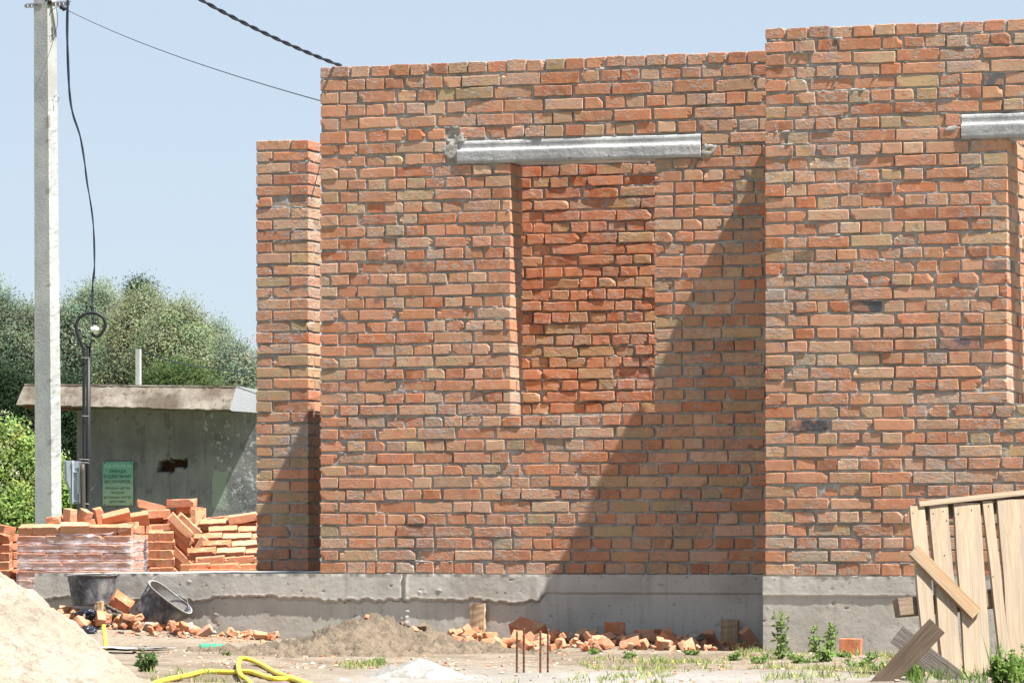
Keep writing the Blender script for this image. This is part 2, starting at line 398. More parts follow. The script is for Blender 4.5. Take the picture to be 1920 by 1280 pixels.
def brick_wall(name, parent, origin, u, nrm, L, rows, t=.25, holes=(), gaps=(), pal='std', mode='bond', relief=.0016, jut=.0022, seed=1,
               mortar_amt=.8, sheet=True, backs=True, hi=True, label=None, top_h=True, darks=(), mortar_lvl=0.0, start_alt=0, zmap=None, smear=(), pair=None):
    """wall in frame (u, depth=-nrm, z). holes: (u0,u1,z0,z1) openings; gaps: places without bricks (mortar or lintel fills)"""
    rng = random.Random(seed)
    origin = Vector(origin); u = Vector(u); dpt = -Vector(nrm)
    C_, H_, hi_flag, rowid = [], [], [], []
    H = rows * COURSE; rowiv = []
    for r in range(rows):
        zc = (r + .5) * COURSE
        cuts = sorted([(h[0], h[1], 0) for h in holes if h[2] - .02 < zc < h[3] + .02] + [(g[0], g[1], 1) for g in gaps if g[2] < zc < g[3]])
        iv = []; x = 0.0; st = True
        for c0, c1, ty in cuts:
            if c0 > x + .02: iv.append((x, c0 if ty == 0 else c0 - .008, st))
            x = max(x, c1 + (0 if ty == 0 else .008)); st = False
        if x < L - .02: iv.append((x, L, st))
        rowiv.append([(a, b) for a, b, _ in iv])
        ti = rows - 1 - r + start_alt
        for a, b, first in iv:
            if mode == 'bond':
                if ti == 0 and top_h: seg = fill_row(rng, a, b, [], 'H'); kd = 'H'
                elif ti % 2 == 1:
                    seg = fill_row(rng, a, b, [.175] if first else ([.12] if (ti // 2) % 2 else [.175]), 'H'); kd = 'H'
                    if ti < 14 and first and rng.random() < .75:
                        k = rng.randint(4, 8); seg = fill_row(rng, a, b, [.175] + [.12] * k + [.25] * rng.randint(2, 4), 'H')
                else:
                    seg = fill_row(rng, a, b, [.12, .12] if first and ti < 30 else [.18 if not first else .12], 'S'); kd = 'S'
                    if ti < 24 and rng.random() < .6: seg = fill_row(rng, a, b, [.12, .12] + [.25] * rng.randint(1, 4) + [.12] * rng.randint(2, 7), 'S')
            elif mode == 'stretch':
                seg = fill_row(rng, a, b, [.12 if ti % 2 else .25], 'S'); kd = 'S'
            elif mode == 'pier':
                seg = [(a, a + .115), (a + .127, b)] if ti % 2 else [(a, a + .245), (a + .257, b)]; kd = 'S'
            for (x0, x1) in seg:
                w = x1 - x0; full = w < .14 or t < .2
                hh = BH * rng.uniform(.93, 1.03); zj = rng.gauss(0, .0016) + .004 * math.sin(x0 * 2.1 + r * .7) * .4
                yj = rng.gauss(0, jut)
                dp = t if full else .12
                C_.append((x0 + w / 2, dp / 2 + yj, zc + zj)); H_.append((w / 2, dp / 2, hh / 2)); hi_flag.append(True); rowid.append(r)
                if not full and backs:
                    C_.append((x0 + w / 2, t - .06, zc)); H_.append((w / 2, .06, BH / 2)); hi_flag.append(False); rowid.append(r)
    C_ = np.array(C_); H_ = np.array(H_); hf = np.array(hi_flag)
    cols = brick_cols(len(C_), pal)
    for (du, dz, rad, cc) in darks:
        m = (np.abs(C_[:, 0] - du) < np.maximum(H_[:, 0], rad)) & (np.abs(C_[:, 2] - dz) < .036); cols[m] = cc
    acc = Acc()
    def tow(v):
        v = np.array(v, float); O = np.array(origin)
        if zmap is not None: v[:, 2] = np.interp(v[:, 2], zmap[0], zmap[1])
        return O + v[:, :1] * np.array(u) + v[:, 1:2] * np.array(dpt) + v[:, 2:3] * np.array((0, 0, 1.))
    for flag, tpl in ((True, TPL_HI if hi else TPL_MD), (False, TPL_LO)):
        m = hf == flag
        if not m.any(): continue
        p, f, k = brick_geo(C_[m], H_[m], tpl, rough=relief if flag else .001)
        cc = np.repeat(np.hstack([cols[m], np.where(cols[m].max(1) < .17, .15, mortar_amt)[:, None]]), k, axis=0)
        acc.add(tow(p), f if np.cross(np.array(u), np.array(dpt))[2] > 0 else f[:, ::-1], cc, 0, False)
    # mortar core
    fl = np.cross(np.array(u), np.array(dpt))[2] > 0
    for r, iv in enumerate(rowiv):
        for a, b in iv:
            v = box_v(a + .007, b - .007, .026, t - .012, r * COURSE, (r + 1) * COURSE - (.02 if r == rows - 1 else 0))
            acc.add(tow(v), BOXF if fl else BOXF[:, ::-1], (.4, .4, .4, 0), 1, False)
    if sheet:
        du = .011; dz = .0078
        nu = int((L - .012) / du) + 1; nz = int((H - .018) / dz) + 1
        U = np.linspace(.006, L - .006, nu)[:, None] * np.ones((1, nz)); Z = np.linspace(.0, H - .016, nz)[None, :] * np.ones((nu, 1))
        zr = (Z / COURSE) % 1.0; jd = np.minimum(zr, 1 - zr) * COURSE           # distance to bed joint centre
        big = fbm(U * 1.5, Z * 1.5, 0, seed, 3); mid = fbm(U * 9, Z * 11, 0, seed + 9, 3); fine = fbm(U * 38, Z * 46, 0, seed + 4, 3)
        diag = fbm(U * 14 + Z * 10, Z * 34 - U * 24, 0, seed + 21, 2)
        perp = fbm(U * 5, Z * 6.3, 0, seed + 40, 2)
        y = .0098 - mortar_lvl + .014 * np.clip(perp, 0, 1) + .004 * mid + .003 * fine + .001 * big
        hair = fbm(U * 60, Z * 75, 0, seed + 33, 2)
        ridge = np.clip(1 - jd / .0115, 0, 1) ** .7 * np.clip(mid * 1.3 + fine * 1.0 + hair * .7 + .12 + big * .5, 0, 1.3)
        y = y - ridge * .0105
        sm = np.clip(big * 1.2 + mid * 1.0 + diag * 1.0 + hair * .5 - .98, 0, 1)
        y = y - sm * .0125 * (1 + .25 * fine)
        for (sx, sz, rx, rz, am) in smear:
            a_ = .55; du_ = (U - sx) * math.cos(a_) + (Z - sz) * math.sin(a_); dz_ = -(U - sx) * math.sin(a_) + (Z - sz) * math.cos(a_)
            if rz > rx: du_, dz_ = U - sx, Z - sz
            dd = (du_ / rx) ** 2 + (dz_ / rz) ** 2 + fine * 1.0 + mid * 1.5 + diag * .6
            w = np.clip((1.0 - dd) * 1.5, 0, 1); y = y * (1 - w) + w * (-.0035 - am * .4 + .0025 * diag + .0016 * fine)
        y = np.clip(y, -.0065, .022)
        v = np.stack([U, y, Z], -1).reshape(-1, 3); f = grid_faces(nu, nz)
        uc = (U[:-1, :-1] + U[1:, 1:]) / 2; zc = (Z[:-1, :-1] + Z[1:, 1:]) / 2; keep = np.ones(uc.shape, bool)
        for h in holes:
            keep &= ~((U[1:, :-1] > h[0] - .001) & (U[:-1, :-1] < h[1] + .001) & (zc > h[2]) & (zc < h[3]))
        for h in gaps[:1]:
            keep &= ~((U[1:, :-1] > h[0] + .004) & (U[:-1, :-1] < h[1] - .004) & (zc > h[2] + .004) & (zc < h[3] - .001))
        f = f[keep.ravel()]
        acc.add(tow(v), f[:, ::1] if fl else f[:, ::-1], (.4, .4, .4, 0), 1)
    o = acc.obj(name, parent, [M_BRICK, M_MORTAR])
    if label: o['label'] = label
    return o

# ------------------------------------------------------------------ the unfinished house
house = empty('unfinished_brick_house', (0, 0, 0), 'roofless unfinished orange brick house on a grey concrete foundation', 'building')
X = Vector((1, 0, 0)); Yv = Vector((0, 1, 0))
XR = 3.269; YR = -1.105
w0 = onY(957, 310, 0); w1 = onY(1227, 300, 0); wz0 = onY(1100, 768, 0).z; wz1 = onY(960, 309, 0).z
l0 = onY(857, 270, -.01); l1 = onY(1313, 255, -.01); lz1 = onY(860, 267, 0).z; lz0 = onY(860, 308, 0).z
LZ = lz0; wz0 = round(wz0 / COURSE) * COURSE
print('win', w0.x, w1.x, wz0, wz1, 'lintel', l0.x, l1.x, lz0, lz1)
lz0 = round(lz0 / COURSE) * COURSE; lz1 = lz0 + 2 * COURSE - .008
dk = (.07, .072, .08)
brick_wall('front_wall', house, (0, 0, 0), X, -Yv, XR, 42, holes=[(w0.x, w1.x, wz0, lz0)], gaps=[(l0.x - .0, l1.x, lz0, lz1), (l0.x - .075, l0.x, lz0, lz1 + .10)], pal='std', seed=3, zmap=((-1, 0, wz0, lz0, lz0 + 2 * COURSE, 42 * COURSE, 9), (-1, 0, wz0, LZ, LZ + .152, 42 * COURSE, 9)),
           label='recessed brick wall with a window opening under a pale lintel', mortar_lvl=.001,
           smear=[(l0.x - .03, lz0 + .14, .07, .15, .002), (l1.x + .05, lz0 + .05, .06, .05, .0005)])
# right projecting block
q = onY(1888, 400, YR); rx0 = q.x - XR; rz0 = onY(1888, 748, YR).z; rz1 = onY(1888, 249, YR).z; rl0 = onY(1803, 225, YR).x - XR
rz0 = round(rz0 / COURSE) * COURSE; rz1 = round(rz1 / COURSE) * COURSE
print('right', rx0, rz0, rz1, rl0)
def rb(px, py): p = onY(px, py, YR); return (p.x - XR, (math.floor(p.z / COURSE) + .5) * COURSE)
dks = [(*rb(1618, 587), .05, (.06, .065, .075)), (*rb(1495, 808), .03, (.06, .06, .07)), (*rb(1838, 656), .02, (.1, .09, .1)), (*rb(1870, 485), .03, (.14, .13, .12)), (*rb(1510, 488), .03, (.16, .11, .07)),
       (*rb(1865, 140), .03, (.1, .1, .1))]
brick_wall('projecting_wall', house, (XR, YR, 0), X, -Yv, 4.4, 42, holes=[(rx0, rx0 + 1.0, rz0, rz1)], gaps=[(rl0, rx0 + 1.25, rz1, rz1 + 2 * COURSE - .008)], pal='std', seed=8,
           label='nearer brick wall standing forward at the right', darks=dks, mortar_lvl=.001,
           smear=[(rl0 - .05, rz1 + .07, .09, .05, .001)])
brick_wall('return_wall', house, (XR, -.0, 0), -Yv, -X, -YR - .255, 42, pal='std', seed=9, sheet=False, hi=False, backs=False, label='short brick return wall joining the two front walls')
brick_wall('cross_wall', house, (XR + rx0 - .012, YR + .262, 0), Yv, X, 2.6, 42, pal='std', seed=12, hi=False, sheet=True, backs=False, label='inner brick wall running back from the right window')
brick_wall('cross_wall', house, (.43, .262, 0), Yv, X, 2.05, 36, pal='std', seed=13, sheet=False, hi=False, backs=False, label='added inner brick wall, unseen behind the front wall, that shades the pier')  # hidden wall added to cast the diagonal shadow on the pier
brick_wall('back_wall', house, (-.04, 2.36, 0), X, -Yv, 3.94, 42, pal='red', mode='bond', seed=17, jut=.004, relief=.003, mortar_lvl=-.005, mortar_amt=.6, backs=False,
           label='rough deep orange inner brick wall seen through the window opening')
pr = brick_wall('brick_pier', house, (-1.08, 1.59, .006), X, -Yv, .385, 38, pal='pier', mode='pier', seed=21, top_h=False, backs=True, mortar_lvl=.002, mortar_amt=1.0,
                label='narrow brick pier at the left end of the house')
# window sill course in mid window is simply the wall; lintels
def lintel(x0, x1, z0, yf, tilt=0., name='lintel', label=None):
    acc = Acc(); n = int((x1 - x0) / .02); h = 2 * COURSE - .012
    # profile (y outward negative, z) : lower rough flange proud, upper part set back
    prof = [(.22, 0.0), (.01, 0.0), (-.010, .002), (-.011, .02), (-.013, .075), (-.012, .084), (-.006, .087), (.003, .088), (.002, .12), (-.001, h - .006), (.004, h), (.22, h)]
    # densify
    pf = []
    for i in range(len(prof) - 1):
        a, b = prof[i], prof[i + 1]; k = max(1, int(math.dist(a, b) / .012)) if i not in (0, len(prof) - 2) else 2
        for j in range(k): pf.append((a[0] + (b[0] - a[0]) * j / k, a[1] + (b[1] - a[1]) * j / k))
    pf.append(prof[-1]); pf = np.array(pf)
    U = np.linspace(x0, x1, n)[:, None] * np.ones((1, len(pf))); Y = pf[None, :, 0] * np.ones((n, 1)); Z = pf[None, :, 1] * np.ones((n, 1))
    low = (Z < .084) & (Y < .02)
    nz = fbm(U * 22, Z * 120, 0, 5, 3)
    Y = Y + np.where(low, .0012 * fbm(U * 5, Z * 260, 0, 5, 2) + .0010 * fbm(U * 60, Z * 60, 0, 6, 2), .0004 * nz); Z = Z + np.where((Z > .078) & (Z < .09), .0045 * fbm(U * 9, 0, 0, 8, 4), .0) - np.where(Z < .01, .004 * np.abs(fbm(U * 30, 0, 0, 3, 2)), 0)
    v = np.stack([U, Y + yf, Z + z0 + .002], -1)
    k = len(pf); acc.add(v.reshape(-1, 3), grid_faces(n, k)[:, ::-1], (0, 0, 0, 0), 0, True)
    for e, s in ((0, 1), (n - 1, -1)):
        ce = v[e].mean(0); vv = np.vstack([v[e], ce[None]])
        F = [[k, i, i + 1, i + 1] for i in range(0)]
        F = []
        for i in range(0, k - 2, 2): F.append([k, i, i + 1, i + 2] if s > 0 else [k, i + 2, i + 1, i])
        F.append([k, k - 1, 0, 0] if False else [k, k - 2, k - 1, 0] if s > 0 else [k, 0, k - 1, k - 2])
        acc.add(vv, F, (0, 0, 0, 0), 0, False)
    o = acc.obj(name, house, [M_LINTEL]); o['label'] = label; return o
lintel(l0.x, l1.x, LZ, 0, label='pale concrete lintel over the window of the recessed wall')
lintel(XR + rl0, XR + rx0 + 1.25, rz1, YR, label='pale concrete lintel over the window of the right wall')

# foundation
fxl = onY(67, 1080, -.03).x
def foundation():
    acc = Acc()
    def face(x0, x1, yf, seed, breakx, zlow):
        nu = int((x1 - x0) / .0085); nz = 110
        U = np.linspace(x0, x1, nu)[:, None] * np.ones((1, nz)); Z = np.linspace(-.66, 0, nz)[None, :] * np.ones((nu, 1))
        ze = zlow + .020 * fbm(U * 2.1, 0, 0, seed, 3) + .022 * fbm(U * 9, 0, 0, seed + 3, 4) + .012 * fbm(U * 40, 0, 0, seed + 4, 2)
        str_ = np.clip((U - breakx) / .05, 0, 1); ze = ze * (1 - str_) + (-.118 + .002 * fbm(U * 20, 0, 0, seed, 2)) * str_
        up = np.clip((Z - ze) / .006 + .5, 0, 1)
        y = -up * (.016 - .009 * str_) + .0025 * fbm(U * 3, Z * 3, 0, seed + 6, 3) + .0008 * fbm(U * 24, Z * 24, 0, seed + 7, 3)
        lip = np.exp(-((Z - ze - .006) / .008) ** 2) * (1 - str_ * .6); y -= lip * .002 * (1 + fbm(U * 30, 0, 0, seed + 8, 2))
        gro = np.exp(-((Z - ze + .006) / .0055) ** 2) * (1 - str_ * .5); y += gro * .014 * np.clip(.9 + fbm(U * 14, 0, 0, 3, 2), 0, 1)
        pits = np.clip(fbm(U * 26, Z * 26, 0, seed + 11, 3) - .66, 0, 1); y += pits * .03
        bumps = np.clip(fbm(U * 7, Z * 9, 0, seed + 15, 4) - .56, 0, 1); y -= bumps * .03 * np.sign(fbm(U * 50, Z * 50, 0, 2, 1))
        if seed == 31:
            for sx, zt, zb in ((onY(760, 1100, 0).x, .1, -.16),):
                w = np.exp(-((U - sx) / .008) ** 2) * (Z > zb); y += w * .014; y -= np.exp(-((U - sx - .02) / .01) ** 2) * .006 * (Z > zb)
                w = np.clip(1 - np.abs(U - sx - .01 - .02 * fbm(Z * 20, 0, 0, 1, 2)) / .03, 0, 1) * (Z < zb) * (Z > -.36) * np.clip(.5 + 1.2 * fbm(U * 60, Z * 50, 0, 9, 2), 0, 1); y -= w * .016
        y = y - .012 * np.exp(-((Z - 0) / .01) ** 2) * (fbm(U * 25, 0, 0, seed, 2)) * .4
        # colour: brown-grey lower pour
        a = np.clip((1 - up) * .35 * (1 - .7 * str_), 0, 1) * np.clip(.6 + fbm(U * 1.3, Z * 4, 0, 77, 3), 0, 1)
        a = np.maximum(a, gro * .55 * np.clip(.6 + fbm(U * 9, 0, 0, 5, 2), 0, 1))
        c = np.stack([np.full_like(U, .31), np.full_like(U, .275), np.full_like(U, .225), a], -1)
        dd = pits[..., None] > .02
        c = np.where(dd, np.array([.16, .15, .14, .6]), c); g2 = (gro * np.clip(.9 + fbm(U * 9, 0, 0, 5, 2), 0, 1))[..., None] > .55; c = np.where(g2, np.array([.085, .07, .055, .85]), c)
        acc.add(np.stack([U, y + yf, Z], -1).reshape(-1, 3), grid_faces(nu, nz), c.reshape(-1, 4), 0)
        return
    face(fxl, XR - .002, -.03, 31, onY(1012, 1130, 0).x, -.17)
    face(XR - .005, 7.75, YR - .03, 41, XR - 1, -.118)
    abox(acc, fxl, XR - .01, .0, 3.0, -.9, -.003, (0, 0, 0, 0), 0)
    abox(acc, XR - .0051, 7.75, YR + .001, 3.05, -.92, -.0035, (0, 0, 0, 0), 0)
    # closing strips between the modelled face and the body
    abox(acc, fxl, XR - .007, -.024, .001, -.69, -.0025, (0, 0, 0, 0), 0)
    abox(acc, XR - .0045, 7.75, YR - .024, YR + .002, -.69, -.0028, (0, 0, 0, 0), 0)
    o = acc.obj('foundation', house, [M_FOUND]); o['label'] = 'grey concrete foundation poured in two lifts with a ragged seam'
foundation()
acc = Acc()
nu = 90; U = np.linspace(fxl + 1.2, -.02, nu)[:, None] * np.ones((1, 4)); Yg = np.array([-.012, .06, .3, .52])[None, :] * np.ones((nu, 1))
Zg = .004 + .004 * (fbm(U * 6, Yg * 6, 0, 3, 2) + .6); acc.add(np.stack([U, Yg, Zg], -1).reshape(-1, 3), grid_faces(nu, 4), (0, 0, 0, 0))
nu2 = 90
Yb = np.array([-.013, -.012])
o = acc.obj('damp_proof_sheet', house, [M_SLABTOP]); o['label'] = 'dark roofing felt strip lying on the foundation top'

# ------------------------------------------------------------------ ground
GX = np.concatenate([-np.geomspace(900, 6.3, 40), np.arange(-6, 6.4, .03), np.geomspace(6.6, 900, 36)])
GY = np.concatenate([-np.geomspace(400, 10.5, 34), np.arange(-10.2, .06, .03), np.geomspace(.2, 1500, 60)])
def gh(x, y):
    x = np.asarray(x, float); y = np.asarray(y, float)
    near = np.clip((y + 14) / 4, 0, 1); near = near * near * (3 - 2 * near)
    z = -.445 * near + (1 - near) * -1.35
    z = z - .02 * np.clip((x - 2.9) / .6, 0, 1) * (y < .2)
    fade = np.clip((y + 13) / 2, 0, 1)
    z = z + fade * (.035 * fbm(x * .55, y * .55, 0, 3, 3) + .011 * fbm(x * 3.1, y * 3.1, 0, 5, 3) + .0055 * fbm(x * 14, y * 14, 0, 6, 3))
    # humps of debris soil along the foundation
    z = z + .05 * np.exp(-((x - .05 + 1.2) / .9) ** 2 - ((y + .5) / .45) ** 2)
    z = z + .10 * np.exp(-((x + 1.75) / .55) ** 2 - ((y + .4) / .4) ** 2)
    z = z + .03 * np.exp(-((x - 1.9) / 1.2) ** 2 - ((y + .5) / .4) ** 2)
    z = np.where(y > 3, np.minimum(z, -.43), z)
    return z
def ghs(x, y): return float(gh(np.array([x]), np.array([y]))[0])
GXX, GYY = np.meshgrid(GX, GY, indexing='ij'); GZZ = gh(GXX, GYY)
acc = Acc()
# grey-white sand patches and greenish far ground
def patch(px, py, rx, ry):
    p = onZ(px, py, -.45); return np.exp(-(((GXX - p.x) * .95 + (GYY - p.y) * .3) / rx) ** 2 - ((GYY - p.y) / ry) ** 2)
wh = np.clip(patch(790, 1275, .35, 1.3) + patch(1180, 1272, .6, 1.1) + patch(1560, 1270, .7, .5) * .6, 0, 1)
gr = np.clip((GYY - 9) / 6, 0, 1) + np.clip((-GYY - 11) / 4, 0, 1) * .6
ca = np.clip(np.maximum(wh * 1.2, gr), 0, 1)
cc = np.where((gr > wh)[..., None], np.array([.17, .185, .10]), np.array([.28, .265, .245]))
acc.add(np.stack([GXX, GYY, GZZ], -1).reshape(-1, 3), grid_faces(len(GX), len(GY)), np.concatenate([cc, ca[..., None]], -1).reshape(-1, 4))
g = acc.obj('ground', None, [M_GROUND]); g['kind'] = 'structure'

def heap(name, cx, cy, prof, R, res, amp, mat, seed, label, cat, squash=1.0, rough=1.0):
    n = int(2 * R / res) + 1; a = np.linspace(-R, R, n); XX, YY = np.meshgrid(a, a, indexing='ij')
    r = np.sqrt(XX ** 2 + (YY / squash) ** 2); r2 = r * (1 + .12 * fbm(XX * 1.6 / R, YY * 1.6 / R, 0, seed, 3))
    base = gh(XX + cx, YY + cy)
    z = prof(r2) + amp * fbm(XX * 6, YY * 6, 0, seed + 1, 4) + amp * .6 * rough * fbm(XX * 26, YY * 26, 0, seed + 2, 3)
    edge = np.clip((R - r) / (R * .12), 0, 1)
    z = np.where(z < base, base - .02, z) ; z = z * edge + (base - .03) * (1 - edge)
    acc = Acc(); acc.add(np.stack([XX, YY, z], -1).reshape(-1, 3), grid_faces(n, n), (0, 0, 0, 0))
    o = acc.obj(name, None, [mat]); o.location = (cx, cy, 0); tag(o, label, cat)
    return lambda x, y: float(max(prof(math.hypot(x - cx, (y - cy) / squash)), ghs(x, y)))
pc = CAM + FWD * 18.5 + RGT * -2.80
ZAP = .565
SANDH = heap('sand_pile', pc.x, pc.y, lambda r: ZAP - .82 * np.sqrt(r * r + .01), 1.6, .013, .05, M_SAND, 51, 'pale beige sand heap rising at the lower left corner', 'sand pile')
pm = onZ(700, 1222, -.45)
pm = P(700, 1020, 26.0)
MOUNDH = heap('dirt_mound', pm.x, pm.y, lambda r: -.465 + .16 * np.exp(-(r / .42) ** 2) + .05 * np.exp(-(r / .7) ** 2) - .01, 1.25, .016, .062, M_DIRT, 61, 'low mound of clumpy brown soil in front of the foundation', 'dirt mound', 1.0, 1.6)
pw = onZ(790, 1268, -.45)
heap('grey_sand_pile', pw.x, pw.y, lambda r: -.47 + .09 * np.exp(-(r / .22) ** 2), .6, .014, .03, mat_ground('grey_sand', (.28, .27, .255), (.22, .21, .195), (.5, .5, .5), .012), 66, 'small whitish spill of sand at the lower middle edge', 'sand pile')

# ------------------------------------------------------------------ loose bricks
VAR = []
for i in range(14):
    a = Acc(); p, f, k = brick_geo(np.zeros((1, 3)), np.array([[.1165, .0565, .0325]]), TPL_HI, rough=.0022, chip=.6, r=.0035, wob=0)
    c = brick_cols(1, 'new')[0]; a.add(p, f, (*c, .15), 0, False); me = a.mesh('loose_brick'); me.materials.append(M_BRICK); VAR.append(me)
NB = [0]
def brick(loc, rot, label, group, name='loose_brick', cat='brick', q=None, v=None, scale=None):
    o = bpy.data.objects.new(name, VAR[random.randrange(14) if v is None else v]); col.objects.link(o)
    o.location = loc
    if q is not None: o.rotation_mode = 'QUATERNION'; o.rotation_quaternion = q
    else: o.rotation_euler = rot
    if scale: o.scale = scale
    tag(o, label, cat, group); NB[0] += 1; return o
ZP = 35.0; SP = FPX / ZP                     # depth of brick piles: 232 px per metre
pack_yaw = A - math.radians(9) * 0 - math.radians(9)
def frame(px, Z, yaw):
    o = P(px, HY, Z); return Matrix.Translation(Vector((o.x, o.y, 0))) @ Matrix.Rotation(yaw, 4, 'Z')
# wrapped pack: 4 bricks across, tilted courses
def wrapped_pack(px0, py_top, rows, label, wrap=True, cols=4, depth_n=3, Z=35.0):
    F0 = frame(px0, Z, pack_yaw); ztop = .19 - (py_top - HY) / FPX * Z
    root = empty('brick_pack', F0 @ Vector((0, 0, ztop - rows * .071)), label, 'brick pack')
    R = Matrix.Rotation(pack_yaw, 4, 'Z'); inv = root.matrix_basis.inverted()
    loc0 = F0 @ Vector((0, 0, ztop)); root.location = loc0 - Vector((0, 0, rows * .071)); root.rotation_euler = (0, 0, pack_yaw)
    for r in range(rows):
        off = r % 2
        xs = [(.117 + .235 * c, 1.0) for c in range(cols)] if off else [(.057, .49)] + [(.117 + .118 + .235 * c, 1.0) for c in range(cols - 1)] + [(.235 * cols - .057, .49)]
        for (x, s) in xs:
            o = bpy.data.objects.new('brick', VAR[random.randrange(14)]); col.objects.link(o); o.parent = root
            o.location = (x + random.gauss(0, .003), .06 + random.gauss(0, .005), (rows - 1 - r) * .071 + .035)
            o.rotation_euler = (math.radians(14 + random.gauss(0, 1.2)), 0, random.gauss(0, .02)); o.scale = (s, 1, 1)
    # body of the pack behind the front layer
    acc = Acc(); W = .235 * cols
    for r in range(rows):
        for d in range(depth_n):
            y0 = .13 + d * .255
            p, f, k = brick_geo(np.array([[W - .06, y0 + .125, r * .071 + .035]]), np.array([[.06, .125, .0325]]), TPL_MD, wob=.02)
            acc.add(p, f, (*brick_cols(1, 'new')[0], .1), 0, False)
            if r == rows - 1:
                for c in range(cols * 2 - 1):
                    p, f, k = brick_geo(np.array([[.06 + c * .118, y0 + .125, r * .071 + .035]]), np.array([[.06, .125, .0325]]), TPL_MD, wob=.02); acc.add(p, f, (*brick_cols(1, 'new')[0], .1), 0, False)
    abox(acc, .02, W - .02, .14, .13 + depth_n * .255 - .02, 0, rows * .071 - .01, (.4, .17, .09, 0))
    b = acc.obj('packed_bricks', root, [M_BRICK])
    if wrap:
        acc = Acc(); H = (rows - 1) * .071 - .01; nu = 46; nz = 60
        path = [(-.006, .25)] + [(-.006, -.012)] + [(W * t, -.016) for t in np.linspace(.02, .98, 30)] + [(W + .012, -.004)] + [(W + .02 + .02 * t, t * .8) for t in np.linspace(.02, 1, 14)]
        path = np.array(path); nu = len(path)
        U = path[:, 0][:, None] * np.ones((1, nz)); Yw = path[:, 1][:, None] * np.ones((1, nz)); Zw = np.linspace(0, H, nz)[None, :] * np.ones((nu, 1))
        ph = (Zw / .071) % 1.0
        Yw = Yw - np.where(Yw < .0, .012 * ph + .006 * fbm(U * 8, Zw * 20, 0, 3, 3), 0); U = U + np.where(Yw > .0, .018 * fbm(Yw * 6, Zw * 5, 0, 4, 3) + .012, 0)
        Zw = Zw + np.where(Zw > H - .05, .03 * fbm(U * 7 + Yw * 6, 0, 0, 9, 3), 0)
        acc.add(np.stack([U, Yw, Zw], -1).reshape(-1, 3), grid_faces(nu, nz), (0, 0, 0, 0)); f = acc.obj('plastic_wrap', root, [M_FILM])
        # crumpled ruff of film lying on the top right of the pack
        acc = Acc(); n = 26; a_ = np.linspace(0, 1, n); UU, VV = np.meshgrid(a_, a_, indexing='ij')
        xx = W * .55 + UU * W * .42; yy = -.02 + VV * .16; zz = H + .035 + .05 * UU + .03 * fbm(UU * 5, VV * 4, 0, 2, 3) - .05 * (1 - VV)
        acc.add(np.stack([xx, yy, zz], -1).reshape(-1, 3), grid_faces(n, n), (0, 0, 0, 0)); acc.obj('plastic_wrap', root, [M_FILM])
    return root
wrapped_pack(33, 984, 9, 'shrink wrapped brick pack with tilted courses behind the foundation corner')
wrapped_pack(-190, 1000, 8, 'unwrapped brick stack partly cut off by the left edge of the photo', wrap=False, cols=4, Z=35.6)
pk3 = wrapped_pack(283 - 175, 978, 9, 'half hidden brick stack with a zigzag side right of the wrapped pack', wrap=False, cols=4, depth_n=2, Z=36.6)

G1 = 'loose bricks tumbled on top of the brick packs'
LB1 = 'loose orange brick tumbled on the heap above the brick packs'
def pb(px, py, Z, yaw=0, roll=0, pitch=0, lab=LB1, grp=G1, on='flat', v=None, scale=None):
    """brick centre at pixel; yaw about vertical relative to view, roll = in-image rotation (deg ccw), pitch = toward viewer"""
    p = P(px, py, Z)
    base = Matrix.Rotation(A, 3, 'Z')
    o = {'flat': Matrix.Identity(3), 'edge': Matrix.Rotation(math.pi / 2, 3, 'X'), 'end': Matrix.Rotation(math.pi / 2, 3, 'Y'), 'head': Matrix.Rotation(math.pi / 2, 3, 'Z')}[on]
    m = base @ Matrix.Rotation(math.radians(-roll), 3, 'Y') @ Matrix.Rotation(math.radians(pitch), 3, 'X') @ Matrix.Rotation(math.radians(yaw), 3, 'Z') @ o
    return brick(p, None, lab, grp, q=m.to_quaternion(), v=v, scale=scale)
hand0 = 0
